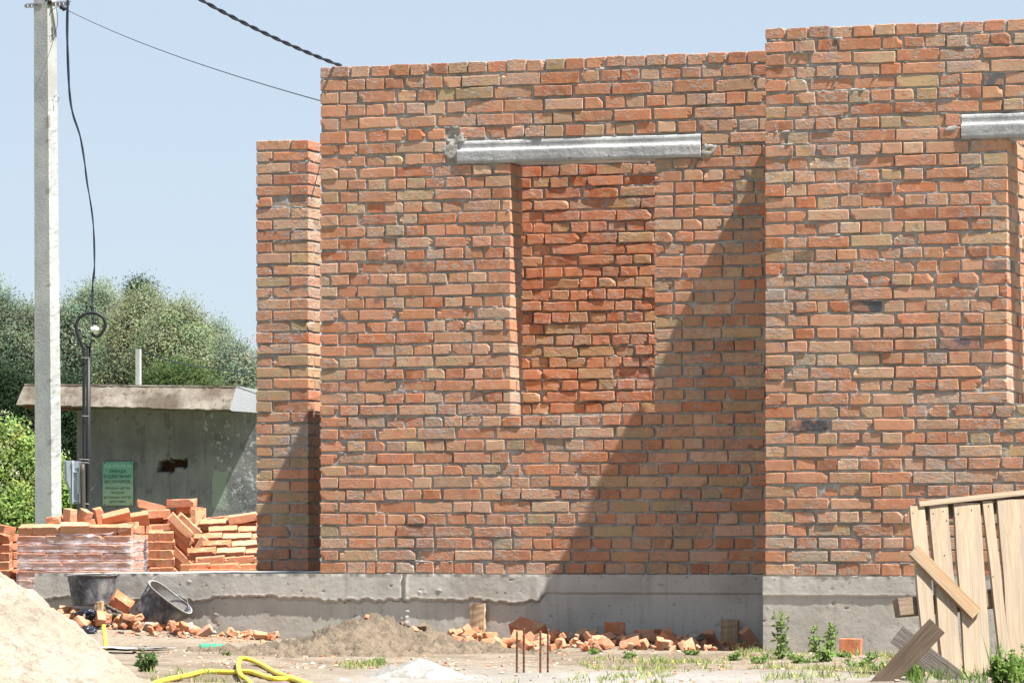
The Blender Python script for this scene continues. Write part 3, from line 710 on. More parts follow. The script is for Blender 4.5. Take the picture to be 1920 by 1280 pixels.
hand = [  # px, py, Z, yaw, roll, pitch, on
 (68, 988, 35.1, 0, 0, 6, 'flat'), (104, 988, 35.1, 4, 0, 6, 'head'), (141, 990, 34.95, 3, 2, -60, 'flat'),
 (107, 972, 35.3, -12, 8, 0, 'head'), (131, 964, 35.2, 38, -3, 5, 'end'), (158, 966, 35.25, 42, -18, 10, 'end'), (186, 962, 35.3, 15, 12, 10, 'end'),
 (172, 977, 35.5, 20, 0, 0, 'flat'), (176, 992, 35.1, 0, 0, 0, 'head'), (200, 992, 35.2, 10, 0, 0, 'head'), (218, 968, 35.2, 15, 5, 40, 'edge'),
 (232, 985, 35.2, -10, 6, 0, 'flat'), (252, 972, 35.3, 12, 3, 30, 'edge'), (212, 984, 35.6, 40, 0, 0, 'flat'),
 (284, 947, 35.8, -10, -15, -4, 'flat'), (292, 960, 35.7, 8, 2, 4, 'flat'), (280, 972, 35.8, 0, 0, 0, 'flat'), (305, 966, 36.2, 20, 0, 0, 'flat'),
 (341, 940, 35.9, -14, 2, 3, 'flat'), (343, 952, 36.0, 5, 3, 0, 'head'), (358, 955, 36.2, 30, 0, 0, 'head'), (342, 964, 36.0, -5, 0, 0, 'edge'), (360, 962, 36.3, -25, 0, 0, 'edge'),
 (332, 976, 35.8, 2, 2, 3, 'flat'), (300, 987, 35.6, 2, 4, 2, 'flat'), (270, 988, 35.7, 2, 2, 2, 'flat'), (325, 984, 35.9, 12, 0, 0, 'flat'), (365, 978, 36.1, 30, 60, 0, 'flat'),
 (400, 974, 36.2, -15, 8, 4, 'flat'), (410, 985, 36.1, 25, -8, 0, 'head'), (396, 988, 36.2, 40, 10, 10, 'flat'), (455, 968, 35.8, 0, 8, 8, 'flat'), (470, 975, 35.9, 0, 6, 4, 'flat'), (490, 965, 36, 0, 8, 8, 'flat'),
 (4, 988, 35.4, -50, -10, 0, 'flat'), (235, 990, 35.8, 60, 0, 0, 'flat'), (155, 984, 35.7, 50, 5, 0, 'flat'), (120, 985, 35.7, 10, 0, 0, 'flat')]
for h in hand: pb(h[0], h[1] + (6 if h[6] == 'end' else 3), h[2], h[3], h[4], h[5], on=h[6], scale=(.6, 1, 1) if h[6] == 'end' else None)
# front courses of the middle stack (px 283-322), with tilted courses, and the zigzag side
G2 = 'bricks leaning in a zigzag between the stacks'
for r in range(7):
    py = 1003 + r * 16.2; dx = 0 if r % 2 else 10
    for k, xx in enumerate(((289 + dx * .3, .45), (309 + dx * .3, 1.0))[0:2]):
        pb(xx[0], py, 35.3, 2, 0, 14, 'orange brick laid in the short straight end of the middle stack', 'bricks in the end of the middle stack', scale=(.5 if xx[1] < 1 or not r % 2 else .7, 1, 1))
for r in range(8):
    pb(338 + (r % 2) * 2, 985 + r * 14.5, 35.35 + .03 * r % .1, 12, -46, 0, 'orange brick leaning down to the right in the zigzag stack', G2)
    if r < 6: pb(354, 984 + r * 17, 35.65, 12, -44, 0, 'orange brick leaning down to the right in the zigzag stack', G2)
for r in range(6):
    pb(372 + r * 7.5, 1030 + (r % 2) * 7 - r * 1.5, 35.5 + r * .06, -6, 56 - r * 2, -6, 'orange brick leaning down to the left in the zigzag stack', G2, on='edge' if r % 2 else 'flat')
for r in range(5):
    pb(384 + r * 6, 1004 + r * 9, 35.9, 10, 52, 0, 'orange brick leaning down to the left in the zigzag stack', G2)
# sloping slumped stack on the right
G3 = 'bricks slumped against the pier end of the heap'
LB3 = 'orange brick lying in the slumped slope beside the brick pier'
for r in range(7):
    for k in range(4):
        px = 366 + k * 55 + (r % 2) * 22 + r * 6; py = 1064 - r * 13.5
        if px < 520: pb(px, py, 34.9 + r * .16, random.gauss(0, 2.5), random.gauss(3, 1), 20 if r > 1 else 4, LB3, G3, v=None)
for k in range(3): pb(382 + k * 56, 1074, 34.8, 0, 0, 0, LB3, G3); 
for k in range(3): pb(400 + k * 56, 1084, 34.85, 0, 0, 0, LB3, G3)
abk = Acc(); 

# ------------------------------------------------------------------ broken bricks / rubble
CH = []
def chunk_mesh(i, mode):
    rnd = random.Random(100 + i); bm = bmesh.new()
    sx, sy, sz = rnd.uniform(.035, .07), rnd.uniform(.028, .045), rnd.uniform(.02, .03)
    for a in (-1, 1):
        for b in (-1, 1):
            for c in (-1, 1):
                bm.verts.new((a * sx * rnd.uniform(.55, 1), b * sy * rnd.uniform(.6, 1), c * sz * rnd.uniform(.6, 1)))
    for k in range(rnd.randint(2, 6)):
        v = Vector((rnd.gauss(0, 1), rnd.gauss(0, 1), rnd.gauss(0, 1))).normalized(); bm.verts.new((v.x * sx * .95, v.y * sy * .95, v.z * sz * 1.05))
    r = bmesh.ops.convex_hull(bm, input=bm.verts)
    bmesh.ops.delete(bm, geom=[g for g in r['geom_interior'] if isinstance(g, bmesh.types.BMVert)], context='VERTS')
    bmesh.ops.bevel(bm, geom=list(bm.edges), offset=.003, segments=1, affect='EDGES')
    bmesh.ops.triangulate(bm, faces=bm.faces[:])
    bmesh.ops.subdivide_edges(bm, edges=[e for e in bm.edges if e.calc_length() > .02], cuts=2, use_grid_fill=True)
    for v in bm.verts:
        s = fbm(v.co.x * 40 + i * 9, v.co.y * 40, v.co.z * 40, i, 2); v.co += v.co.normalized() * float(s) * .005
    me = bpy.data.meshes.new('broken_brick'); bm.to_mesh(me); bm.free()
    c = brick_cols(1, 'new')[0] if mode == 'b' else (np.array([.36, .34, .32]) if mode == 'm' else np.array([.34, .26, .18]))
    at = me.attributes.new('bc', 'FLOAT_COLOR', 'POINT'); at.data.foreach_set('color', np.tile([*c, .25], len(me.vertices)).astype(np.float32))
    me.materials.append(M_BRICK if mode == 'b' else (M_MORTAR if mode == 'm' else M_DIRT)); return me
CH = [chunk_mesh(i, 'b') for i in range(16)]; CM = [chunk_mesh(50 + i, 'm') for i in range(5)]; CD = [chunk_mesh(70 + i, 'd') for i in range(5)]
def chunk(x, y, z, s, lab, grp, lib=CH, name='broken_brick', cat='broken brick', flat=.5):
    o = bpy.data.objects.new(name, random.choice(lib)); col.objects.link(o); o.location = (x, y, z)
    o.rotation_euler = (random.gauss(0, flat), random.gauss(0, flat), random.uniform(0, 6.28)); o.scale = (s, s, s); tag(o, lab, cat, grp); return o
def scatter(n, px0, px1, y0, y1, smin, smax, lab, grp, lib=CH, name='broken_brick', cat='broken brick', lift=.0, zfun=None, dens=None):
    k = 0; t = 0
    while k < n and t < n * 30:
        t += 1
        px = random.uniform(px0, px1); Y = y0 + (y1 - y0) * random.random() ** 1.0
        p = onY(px, 1200, Y)
        if dens and random.random() > dens(px, Y): continue
        s = smin + (smax - smin) * random.random() ** 2.2
        z = (zfun or ghs)(p.x, p.y) + .022 * s + lift * random.random()
        chunk(p.x, p.y, z, s, lab, grp, lib, name, cat); k += 1
LR1 = 'broken orange brick piece in the rubble below the two buckets'; GR1 = 'broken bricks below the buckets'
LR2 = 'broken orange brick piece in the rubble strip along the middle foundation'; GR2 = 'broken bricks along the middle foundation'
scatter(95, 110, 345, -.75, -.12, .45, 1.25, LR1, GR1, lift=.06)
scatter(34, 330, 515, -.6, -.1, .4, .95, LR1, GR1, lift=.015)
scatter(105, 845, 1130, -1.5, -.1, .45, 1.3, LR2, GR2, lift=.03)
scatter(62, 1100, 1350, -1.3, -.1, .4, 1.3, LR2, GR2, lift=.02)
scatter(26, 1000, 1330, -.6, -.08, .5, 1.1, 'grey crumb of old mortar in the rubble strip', 'mortar crumbs in the rubble', CM, 'mortar_lump', 'mortar lump', .03)
scatter(14, 130, 500, -.5, -.1, .5, .9, 'grey crumb of old mortar in the rubble strip', 'mortar crumbs in the rubble', CM, 'mortar_lump', 'mortar lump', .04)
scatter(80, 545, 870, -1.75, -.7, .3, .9, 'dry clod of brown earth on the dirt mound', 'earth clods on the mound', CD, 'earth_clod', 'earth clod', 0, MOUNDH)
scatter(18, 560, 860, -1.9, -.6, .25, .5, 'small orange brick chip on the dirt mound', 'brick chips on the mound', CH, 'brick_chip', 'brick chip', 0, MOUNDH)
scatter(26, 1330, 1440, -.5, -.1, .3, .6, 'small brick chip on the ground by the inner corner', 'brick chips in the corner', CH, 'brick_chip', 'brick chip')
# fine gravel of chips nobody could count
acc = Acc()
for (px0, px1, y0, y1, n, s0) in ((100, 520, -.8, -.06, 420, .4), (840, 1430, -.9, -.06, 620, .4), (250, 1700, -6.5, -1.2, 900, .32)):
    for k in range(n):
        Y = random.uniform(y0, y1); px = random.uniform(px0, px1); p = onY(px, 1200, Y)
        if p.x > XR - .05 and Y > YR - .1: continue
        s = random.uniform(.3, 1) ** 1.5 * s0; z = ghs(p.x, p.y)
        v = np.array([[a * .045, b * .03, c * .02] for a in (-1, 1) for b in (-1, 1) for c in (-1, 1)]) * s * RNG.uniform(.6, 1.1, (8, 3))
        R = np.array(Matrix.Rotation(random.uniform(0, 6.3), 3, 'Z') @ Matrix.Rotation(random.gauss(0, .6), 3, 'X'))
        cc = brick_cols(1, 'new')[0] if random.random() < (.75 if px0 != 250 else .3) else np.array([.42, .37, .3]) * random.uniform(.6, 1.2)
        acc.add((R @ v.T).T + np.array([p.x, p.y, z + .006 * s]), BOXF, (*cc, .2), 0, False)
o = acc.obj('rubble_chips', None, [M_BRICK]); tag(o, 'fine brick chips and gravel strewn over the ground', 'gravel', kind='stuff')
# a few recognisable larger bricks
def gb(px, Y, rot, lab, lift=.03, grp=None, scale=None, v=None):
    p = onY(px, 1200, Y); return brick((p.x, p.y, ghs(p.x, p.y) + lift), rot, lab, grp, scale=scale, v=v)
gb(1405, -.28, (.2, .9, .6), 'brown half brick leaning by the inner corner of the foundation', .06, scale=(.5, 1, 1))
gb(1153, -.42, (0, .03, .35), 'orange half brick lying on the rubble below the shaded foundation', .08, scale=(.55, 1, 1.2))
gb(990, -.55, (.5, .2, -.5), 'large orange brick tilted behind the steel rods', .08)
gb(1215, -.45, (0, 0, -.2), 'flat orange brick piece right of the rubble middle', .05, scale=(.6, 1, 1))
gb(640, -1.9, (0.1, 0, .2), 'pale half brick lying at the foot of the dirt mound', .03, scale=(.6, 1, 1.1), v=3)
gb(228, -.3, (.5, .6, .5), 'upright broken brick between the two buckets', .16, scale=(.6, 1, 1))
p = P(1576, 1222, 25.3); brick((p.x, -1.32, ghs(p.x, -1.32) + .045), (math.pi / 2, 0, .05), 'brick standing on edge in grass against the right foundation', None, v=2, scale=(.55, 1, 1))

# brick column base with steel rods (bottom centre)
root = empty('brick_footing', P(1010, 1281, 21.5), 'low brick footing with four rusty steel rods at the bottom edge', 'footing')
root.rotation_euler = (0, 0, A)
for (x, y, z, w) in ((-.14, .0, 0, 1), (.14, -.03, 0.0, 1), (-.0, .16, .0, 1), (.02, .02, -.075, 1), (-.2, .05, -.075, 1)):
    o = bpy.data.objects.new('brick', VAR[random.randrange(14)]); col.objects.link(o); o.parent = root; o.location = (x, y, z - .01); o.rotation_euler = (0, .02, random.gauss(0, .05) + (.12 if x < 0 else -.05))
for px, top, dz in ((969, 1182, .06), (982, 1176, .16), (1013, 1182, .02), (1027, 1178, .14)):
    a = Acc(); b0 = root.location; p0 = P(px, 1285, 21.5 + dz); p1 = P(px + .5, top, 21.5 + dz)
    inv = Matrix.Rotation(-A, 3, 'Z'); pts = [inv @ (p0 + (p1 - p0) * t - b0) for t in np.linspace(0, 1, 28)]
    tube(a, pts, [.0052 + (.0007 if i % 2 else 0) for i in range(28)], 8); a.obj('steel_rod', root, [M_RUST])

# ------------------------------------------------------------------ wooden stakes
def stake(px0, px1, pyt, Y, lab):
    a = Acc(); p0 = onY(px0, pyt, Y); p1 = onY(px1, pyt, Y); w = p1.x - p0.x; zt = p0.z; n = 26
    zs = np.linspace(-.75, zt, n); V = []
    for i, z in enumerate(zs):
        for (x, y) in ((0, 0), (w * .5, -.003), (w, 0), (w, .04), (w * .5, .043), (0, .04)):
            V.append([p0.x + x + .02 * (zt - z) * (1 if x == 0 else -.1) + .003 * random.gauss(0, .5), Y + y + .002 * random.gauss(0, .6), z + (0.008 * random.uniform(-1, .5) if i == n - 1 else 0)])
    F = [[i * 6 + k, i * 6 + (k + 1) % 6, (i + 1) * 6 + (k + 1) % 6, (i + 1) * 6 + k] for i in range(n - 1) for k in range(6)]
    b = (n - 1) * 6; F += [[b, b + 1, b + 4, b + 5], [b + 1, b + 2, b + 3, b + 4]]
    a.add(V, F, (1, 1, 1, 1), 0, False); o = a.obj('wooden_stake', None, [M_STAKE]); tag(o, lab, 'stake')
stake(880, 907, 1130, -.10, 'sunlit brown wooden stake against the foundation beside the dirt mound')
stake(1351, 1383, 1161, -.12, 'dark wooden stake in the shade near the inner foundation corner')
stake(177, 190, 1126, -.50, 'short thin wooden stake below the upright bucket')

# ------------------------------------------------------------------ buckets
def bucket(loc, q, r1, r0, h, lab, ang):
    root = empty('bucket', loc, lab, 'bucket'); root.rotation_mode = 'QUATERNION'; root.rotation_quaternion = q
    a = Acc(); seg = 48; prof = [(0, .004), (r0 * .96, .003), (r0, .012), (r0 + (r1 - r0) * .5, h * .5), (r0 + (r1 - r0) * .97, h * .93), (r1 + .004, h * .965), (r1 + .008, h), (r1 - .002, h), (r0 + (r1 - r0) * .93, h * .92), (r0 - .004, .012), (0, .01)]
    pf = []
    for i in range(len(prof) - 1):
        for j in range(5): t = j / 5; pf.append((prof[i][0] * (1 - t) + prof[i + 1][0] * t, prof[i][1] * (1 - t) + prof[i + 1][1] * t))
    pf.append(prof[-1]); k = len(pf); V = []; Cc = []
    for s in range(seg):
        t = 2 * math.pi * s / seg
        for i, (r, z) in enumerate(pf):
            rr = r * (1 + .025 * math.sin(2 * t + 1)) + (.003 * math.sin(5 * t) if r > r0 * .5 else 0)
            V.append([rr * math.cos(t), rr * math.sin(t), z + .004 * math.sin(3 * t + 2) * (z / h)])
            inner = i > 36; rim = 25 <= i <= 35
            Cc.append((.31, .305, .29, .75 if rim else (.65 if inner else 0)))
    F = [[s * k + i, ((s + 1) % seg) * k + i, ((s + 1) % seg) * k + i + 1, s * k + i + 1] for s in range(seg) for i in range(k - 1)]
    a.add(V, F, Cc); a.obj('bucket_body', root, [M_BUCKET])
    a = Acc(); pts = []
    for t in np.linspace(0, math.pi, 24):
        v = Vector((r1 * 1.03 * math.cos(t), 0, 0)) + Vector((0, math.cos(ang), math.sin(ang))) * (r1 * 1.0 * math.sin(t)); pts.append(v + Vector((0, 0, h - .02)))
    tube(a, pts, .0022, 6); a.obj('wire_handle', root, [M_STEEL])
    a = Acc()
    for s in (-1, 1): abox(a, s * r1 * 1.0 - .008, s * r1 * 1.0 + .012, -.014, .014, h - .045, h - .008, (.3, .3, .3, 0))
    a.obj('handle_lug', root, [M_BUCKET]); return root
b1 = onY(174, 1136, -.30)
bucket(b1, Quaternion((0, 0, 1), .7), .158, .128, .205, 'dusty black bucket standing upright on rubble by the foundation corner', .25)
# tilted bucket axis
def qaxis(r, u, f):
    ax = (RGT * r + UP * u - FWD * f).normalized(); return Vector((0, 0, 1)).rotation_difference(ax)
b2 = onY(286, 1163, -.27)
bucket(b2, qaxis(.60, .78, .15) @ Quaternion((0, 0, 1), .9), .165, .142, .20, 'dusty black bucket tipped on its side against the foundation', .6)

# ------------------------------------------------------------------ debris left: bags, bark, felt sheet, hose, bottle
def blob(name, loc, size, mat, lab, cat, seed, amp=.35):
    bm = bmesh.new(); bmesh.ops.create_icosphere(bm, subdivisions=5, radius=1)
    for v in bm.verts:
        c = v.co; s = float(fbm(c.x * 1.6 + seed, c.y * 1.6, c.z * 1.6, seed, 3)); r = 1 - abs(float(fbm(c.x * 3 + seed, c.y * 3, c.z * 3, seed + 5, 2)))
        v.co = c * (1 + amp * s + .25 * (r - .7))
        v.co = Vector((v.co.x * size[0], v.co.y * size[1], v.co.z * size[2]))
    for f in bm.faces: f.smooth = True
    me = bpy.data.meshes.new(name); bm.to_mesh(me); bm.free(); o = link(name, me, None, [mat]); o.location = loc; return tag(o, lab, cat)
blob('plastic_bag', onY(163, 1152, -.62), (.075, .06, .04), M_PLBAG, 'crumpled shiny black plastic bag below the upright bucket', 'plastic bag', 4, .5)
blob('plastic_bag', onY(167, 1190, -.75), (.062, .06, .065), M_PLBAG, 'round black plastic bag at the edge of the sand heap', 'plastic bag', 9, .3)
a = Acc()
for pts, r in (([(190, 1140), (210, 1150), (230, 1158), (243, 1168)], .022), ([(200, 1135), (215, 1143), (228, 1150)], .011)):
    P3 = spline([onY(x, y, -.42) for x, y in pts], 6); P3 = [p + Vector((0, random.gauss(0, .004), random.gauss(0, .004))) for p in P3]; tube(a, P3, [r * random.uniform(.8, 1.15) for _ in P3], 8)
o = a.obj('wood_bark_piece', None, [M_GREYW]); tag(o, 'split grey bark piece lying between the buckets', 'wood piece')
a = Acc(); pts = spline([onY(x, y, -.7) for x, y in ((143, 1183), (152, 1170), (156, 1158), (157, 1150))], 6)
V = []; 
for i, p in enumerate(pts):
    w = .011 * (1 - abs(i / len(pts) - .4)); V += [[p.x - w, p.y, p.z], [p.x + w, p.y + .006, p.z], [p.x + w, p.y + .012, p.z], [p.x - w, p.y + .006, p.z]]
F = [[i * 4 + k, i * 4 + (k + 1) % 4, i * 4 + 4 + (k + 1) % 4, i * 4 + 4 + k] for i in range(len(pts) - 1) for k in range(4)]
a.add(V, F, (1, 1, 1, 1)); o = a.obj('wood_splinter', None, [M_WOOD]); tag(o, 'pale curved wood splinter beside the black bags', 'wood piece')
# flat grey felt strip
a = Acc(); n = 40; e0 = onZ(182, 1216, -.42); e1 = onZ(338, 1216, -.42)
UU, VV = np.meshgrid(np.linspace(0, 1, n), np.linspace(0, 1, 8), indexing='ij')
xx = e0.x + (e1.x - e0.x) * UU + .0 * VV; yy = e0.y + (e1.y - e0.y) * UU + VV * .5 * (1 - .5 * UU) - .3
zz = gh(xx, yy) + .03 + .01 * fbm(xx * 5, yy * 5, 0, 3, 2)
a.add(np.stack([xx, yy, zz], -1).reshape(-1, 3), grid_faces(n, 8), (0, 0, 0, 0)); a.add(np.stack([xx, yy, zz - .012], -1).reshape(-1, 3), grid_faces(n, 8)[:, ::-1], (0, 0, 0, 0))
o = a.obj('grey_board', None, [mat_simple('grey_sheet', (.36, .38, .42), .7, .3, 8)]); tag(o, 'flat grey sheet lying on the sand in front of the buckets', 'board')
# yellow hose
def hz(px, py, up=.012):
    p = onZ(px, py, -.45)
    z = ghs(p.x, p.y) + up; p = onZ(px, py, z); return Vector((p.x, p.y, ghs(p.x, p.y) + up))
a = Acc()
h1 = [hz(240, 1300), hz(300, 1281), hz(350, 1263), hz(385, 1256), hz(430, 1256), hz(470, 1259), hz(510, 1265), hz(550, 1275), hz(590, 1288), hz(640, 1300)]
tube(a, spline(h1, 8), .0125, 10)
h2 = [hz(600, 1292), hz(560, 1274), hz(520, 1260), hz(490, 1247), hz(465, 1240, .03), hz(450, 1240, .035), hz(447, 1249, .035), hz(452, 1260, .03), hz(462, 1272, .012), hz(480, 1288), hz(500, 1310)]
tube(a, spline(h2, 8), .0125, 10)
o = a.obj('garden_hose', None, [M_HOSE]); tag(o, 'looped yellow hose lying on the sand at the bottom edge', 'hose')
a = Acc(); tube(a, spline([onY(194, 1172, -1.6), onY(196, 1190, -1.65), onY(198, 1210, -1.7), onY(197, 1232, -1.75)], 8), .013, 10)
o = a.obj('garden_hose', None, [M_HOSE]); tag(o, 'short upright end of yellow hose beside the black bags', 'hose')
# bottle
root = empty('plastic_bottle', hz(404, 1215, .02), 'crushed green plastic bottle lying on the sand', 'bottle'); root.rotation_euler = (0, 0, A + .15)
a = Acc(); rr = [.004, .024, .028, .026, .029, .022, .027, .018, .010, .009, .009]; xs = [-.10, -.098, -.08, -.04, -.01, .02, .05, .08, .095, .10, .115]
tube(a, [(x, 0, 0) for x in xs], rr, 14); a.obj('bottle_body', root, [M_BOTTLE])
a = Acc(); tube(a, [(.113, 0, 0), (.13, 0, 0)], .012, 12); a.obj('bottle_cap', root, [M_WHITEP])

# ------------------------------------------------------------------ leaning pallet panel on the right
Zf = 21.0; SF = FPX / Zf
pb0 = P(1745, 1290, Zf)
def mat3(yaw, lean, roll):   # local x right, y away, z up
    return Matrix.Rotation(A + math.radians(yaw), 4, 'Z') @ Matrix.Rotation(math.radians(lean), 4, 'X') @ Matrix.Rotation(math.radians(roll), 4, 'Y')
YAW = 17; LEAN = -12; ROLL = -5.5
fm = Matrix.Translation(pb0) @ mat3(YAW, LEAN, ROLL)
root = empty('wooden_pallet', pb0, 'pale wooden pallet of upright boards leaning at the right edge', 'pallet'); root.matrix_world = fm
fmi = fm.inverted()
def onplane(px, py, yl=0.0):
    o = fmi @ CAM; d = fmi.to_3x3() @ ray(px, py); t = (yl - o.y) / d.y; return o + d * t
def plank(name, parent, p0, p1, w, th, mat, col_=(1, 1, 1, 1), yl=0, ext=(0, 0), n=30, axis='Z', warp=.002, nail=()):
    """board from p0 to p1 in the parent's local xz-plane at local y=yl (front face), width w, thickness th (goes +y)"""
    p0 = Vector(p0); p1 = Vector(p1); d = (p1 - p0); L = d.length; d.normalize()
    up = Vector((0, 1, 0)); sd = d.cross(up).normalized()
    o = bpy.data.objects.new(name, None)
    a = Acc(); V = []; ph = random.uniform(0, 99)
    secs = [(-w / 2, 0), (0, -.0008), (w / 2, 0), (w / 2, th), (0, th), (-w / 2, th)]
    for i in range(n + 1):
        t = i / n
        for (s, y) in secs:
            wob = float(vnoise(t * 6 + ph, s * 20, 0, 3)) * warp
            V.append([s + wob, y + float(vnoise(t * 3 + ph, 5, 0, 4)) * warp, t * L])
    F = [[i * 6 + k, (i + 1) * 6 + k, (i + 1) * 6 + (k + 1) % 6, i * 6 + (k + 1) % 6] for i in range(n) for k in range(6)]
    b = n * 6; F += [[0, 1, 4, 5][::-1], [1, 2, 3, 4][::-1], [b, b + 1, b + 4, b + 5], [b + 1, b + 2, b + 3, b + 4]]
    V = np.array(V)
    if axis == 'X': V = np.stack([V[:, 2], V[:, 1], -V[:, 0]], -1)
    a.add(V, [f[::-1] for f in F], col_, 0, False)
    me = a.mesh(name); o = link(name, me, parent, [mat])
    if axis == 'X': R = Matrix((( d.x, 0, -sd.x * 1.0), (d.y, 1, -sd.y), (d.z, 0, -sd.z)))
    else: R = Matrix(((sd.x, 0, d.x), (sd.y, 1, d.y), (sd.z, 0, d.z)))
    if R.determinant() < 0: R = Matrix(((-R[0][0], R[0][1], R[0][2]), (-R[1][0], R[1][1], R[1][2]), (-R[2][0], R[2][1], R[2][2]))) if axis != 'X' else Matrix(((R[0][0], R[0][1], -R[0][2]), (R[1][0], R[1][1], -R[1][2]), (R[2][0], R[2][1], -R[2][2])))
    o.matrix_local = Matrix.Translation(Vector((p0.x, yl, p0.z))) @ R.to_4x4()
    return o
bds = [((1720, 948), 24, (1752, 1300)), ((1760, 946), 32, (1790, 1300)), ((1813, 942), 45, (1838, 1300)), ((1852, 938), 17, (1893, 1300)), ((1895, 936), 46, (1925, 1300)), ((1950, 930), 44, (1985, 1300)), ((2005, 926), 30, (2040, 1300))]
for i, (t, w, b) in enumerate(bds):
    pt = onplane(*t); pbm = onplane(*b); pbm = pt + (pbm - pt) * 1.12
    cc = random.uniform(.92, 1.05)
    plank('board', root, pbm, pt, w / SF * 1.2, .024 + (.012 if i == 1 else 0), M_WOOD, (cc, cc, cc, 1), yl=0, warp=.003)
p0 = onplane(1724, 944, -.012); p1 = onplane(2060, 908, -.012); plank('top_batten', root, p0, p1, .026, .10, M_WOOD, (1.0, 1.0, 1.0, 1), yl=-.012, warp=.0005)
p0 = onplane(1678, 1140, .03); p1 = onplane(2060, 1085, .03); 
p0 = onplane(1686, 1137, .03); p1 = onplane(2060, 1100, .03); plank('rail', root, p0, p1, .085, .07, M_GREYW, (.95, .8, .65, 1), yl=.03, axis='X')
p0 = onplane(1702, 1262, .03); plank('rail', root, onplane(1725, 965, .03), onplane(2060, 930, .03), .05, .06, M_GREYW, (.8, .7, .6, 1), yl=.03, axis='X')
p0 = onplane(1714, 1030, -.03); p1 = onplane(1832, 1150, -.03); plank('brace', root, p0, p1, .066, .028, M_WOODX, (1, 1, 1, 1), yl=-.03, axis='X')
# nail heads
a = Acc()
for (px, py) in ((1712, 961), (1750, 962), (1768, 958), (1797, 962), (1822, 955), (1854, 948), (1909, 951), (1913, 987), (1752, 1098), (1771, 1040), (1775, 975), (1862, 1080)):
    v = onplane(px, py, -.001); tube(a, [(v.x, .002, v.z), (v.x, -.0025, v.z)], .003, 8)
a.obj('nail_heads', root, [M_RUST])
# block at left, at the end of the rail
# crossed boards in front
rt2 = empty('wooden_board', P(1700, 1225, 20.3), 'short brown board slanting up to the right, on top of the crossed boards', 'board'); rt2.rotation_euler = (0, 0, A - .1)
def loc_of(e, px, py, Z):
    e_m = Matrix.Translation(e.location) @ Matrix.Rotation(e.rotation_euler.z, 4, 'Z'); return e_m.inverted() @ P(px, py, Z)
o = plank('plank', rt2, loc_of(rt2, 1636, 1300, 20.3), loc_of(rt2, 1757, 1172, 20.3), 38 / FPX * 20.3, .022, M_GREYW, (.72, .60, .50, 1), yl=-.02, axis='X')  # darker tint stands in for shade on this board's face
rt3 = empty('wooden_board', P(1750, 1235, 20.4), 'grey weathered board slanting down to the right, under the brown board', 'board'); rt3.rotation_euler = (0, 0, A - .1)
o = plank('plank', rt3, loc_of(rt3, 1681, 1188, 20.45), loc_of(rt3, 1850, 1320, 20.45), 40 / FPX * 20.4, .03, M_GREYW, (1.0, 1.0, 1.05, 1), yl=.01, axis='X')

# ------------------------------------------------------------------ utility pole (left)
ZU = 56.0
pbs = P(66, 1113, ZU); SU = FPX / ZU
root = empty('utility_pole', Vector((pbs.x, pbs.y, -.45)), 'tall tapered grey concrete utility pole with a steel crossarm at the left', 'utility pole'); root.rotation_euler = (0, 0, -.08)
a = Acc(); n = 240; Hp = 8.6; V = []; zz = np.linspace(-.3, Hp, n)
for z in zz:
    t = np.clip((z) / 7.4, 0, 1.2); w = .252 - .052 * t; d = .27 - .03 * t; lean = -.02 * t
    ring = [(0, 0), (w * .33, 0), (w * .66, 0), (w, 0), (w, d * .33), (w, d * .66), (w, d), (0, d)]
    for (x, y) in ring: V.append([lean + x, y, z])
V = np.array(V); m = (V[:, 0] > .19) & (V[:, 1] < .26) ; V[:, 0] += np.where(m, .006 * fbm(V[:, 1] * 30, V[:, 2] * 22, 0, 4, 3), 0)
F = [[i * 8 + k, i * 8 + (k + 1) % 8, (i + 1) * 8 + (k + 1) % 8, (i + 1) * 8 + k] for i in range(n - 1) for k in range(8)]
b = (n - 1) * 8; F += [[b, b + 1, b + 6, b + 7], [b + 1, b + 2, b + 5, b + 6], [b + 2, b + 3, b + 4, b + 5]]
pit = vnoise(V[:, 1] * 40, V[:, 2] * 12.3, 0, 6) > .8; al = np.where(pit & (V[:, 0] > .19), .8, 0)
a.add(V, F, np.stack([np.full(len(V), .16), np.full(len(V), .15), np.full(len(V), .14), al], -1), 0, False); a.obj('pole_shaft', root, [M_POLE])
Ru = Matrix.Rotation(.08, 3, 'Z')
def lu(px, py, dy=-.02):
    p = P(px, py, ZU) - root.location; p = Ru @ p; return Vector((p.x, p.y + dy, p.z))
ca = lu(50, 12); cb = lu(132, 7)
a = Acc()
nn = 22
for i in range(nn):      # crossarm of angle iron with punched holes, built as rail segments
    pass
d = (cb - ca); L = d.length
def bar(a, p, q, th, hh, dy=0):
    v = []
    for t in (p, q):
        for y in (-th / 2, th / 2):
            for z in (-hh / 2, hh / 2): v.append([t.x, t.y + y + dy, t.z + z])
    a.add(v, BOXF, (.5, .5, .5, 0), 0, False)
bar(a, ca + Vector((0, 0, .022)), cb + Vector((0, 0, .022)), .006, .012); bar(a, ca - Vector((0, 0, .022)), cb - Vector((0, 0, .022)), .006, .012)
for i in range(12):
    t0 = i / 11; w = .02 if i not in (3, 4, 5, 6) else .06
    bar(a, ca + d * t0 - Vector((w, 0, 0)), ca + d * t0 + Vector((w if i < 11 else 0, 0, 0)), .0055, .036)
bar(a, ca + Vector((0, .03, .03)), cb + Vector((0, .03, .03)), .06, .005)
a.obj('crossarm', root, [M_STEEL])
for (px, py) in ((94, 3), (121, 16)):
    a = Acc(); c = lu(px, py, -.05); tube(a, [c + Vector((-.035, 0, .02)), c + Vector((-.02, 0, .012)), c + Vector((0, 0, 0)), c + Vector((.02, 0, -.012)), c + Vector((.04, 0, -.02))], [.02, .035, .024, .036, .02], 12); a.obj('insulator', root, [M_BLACK])
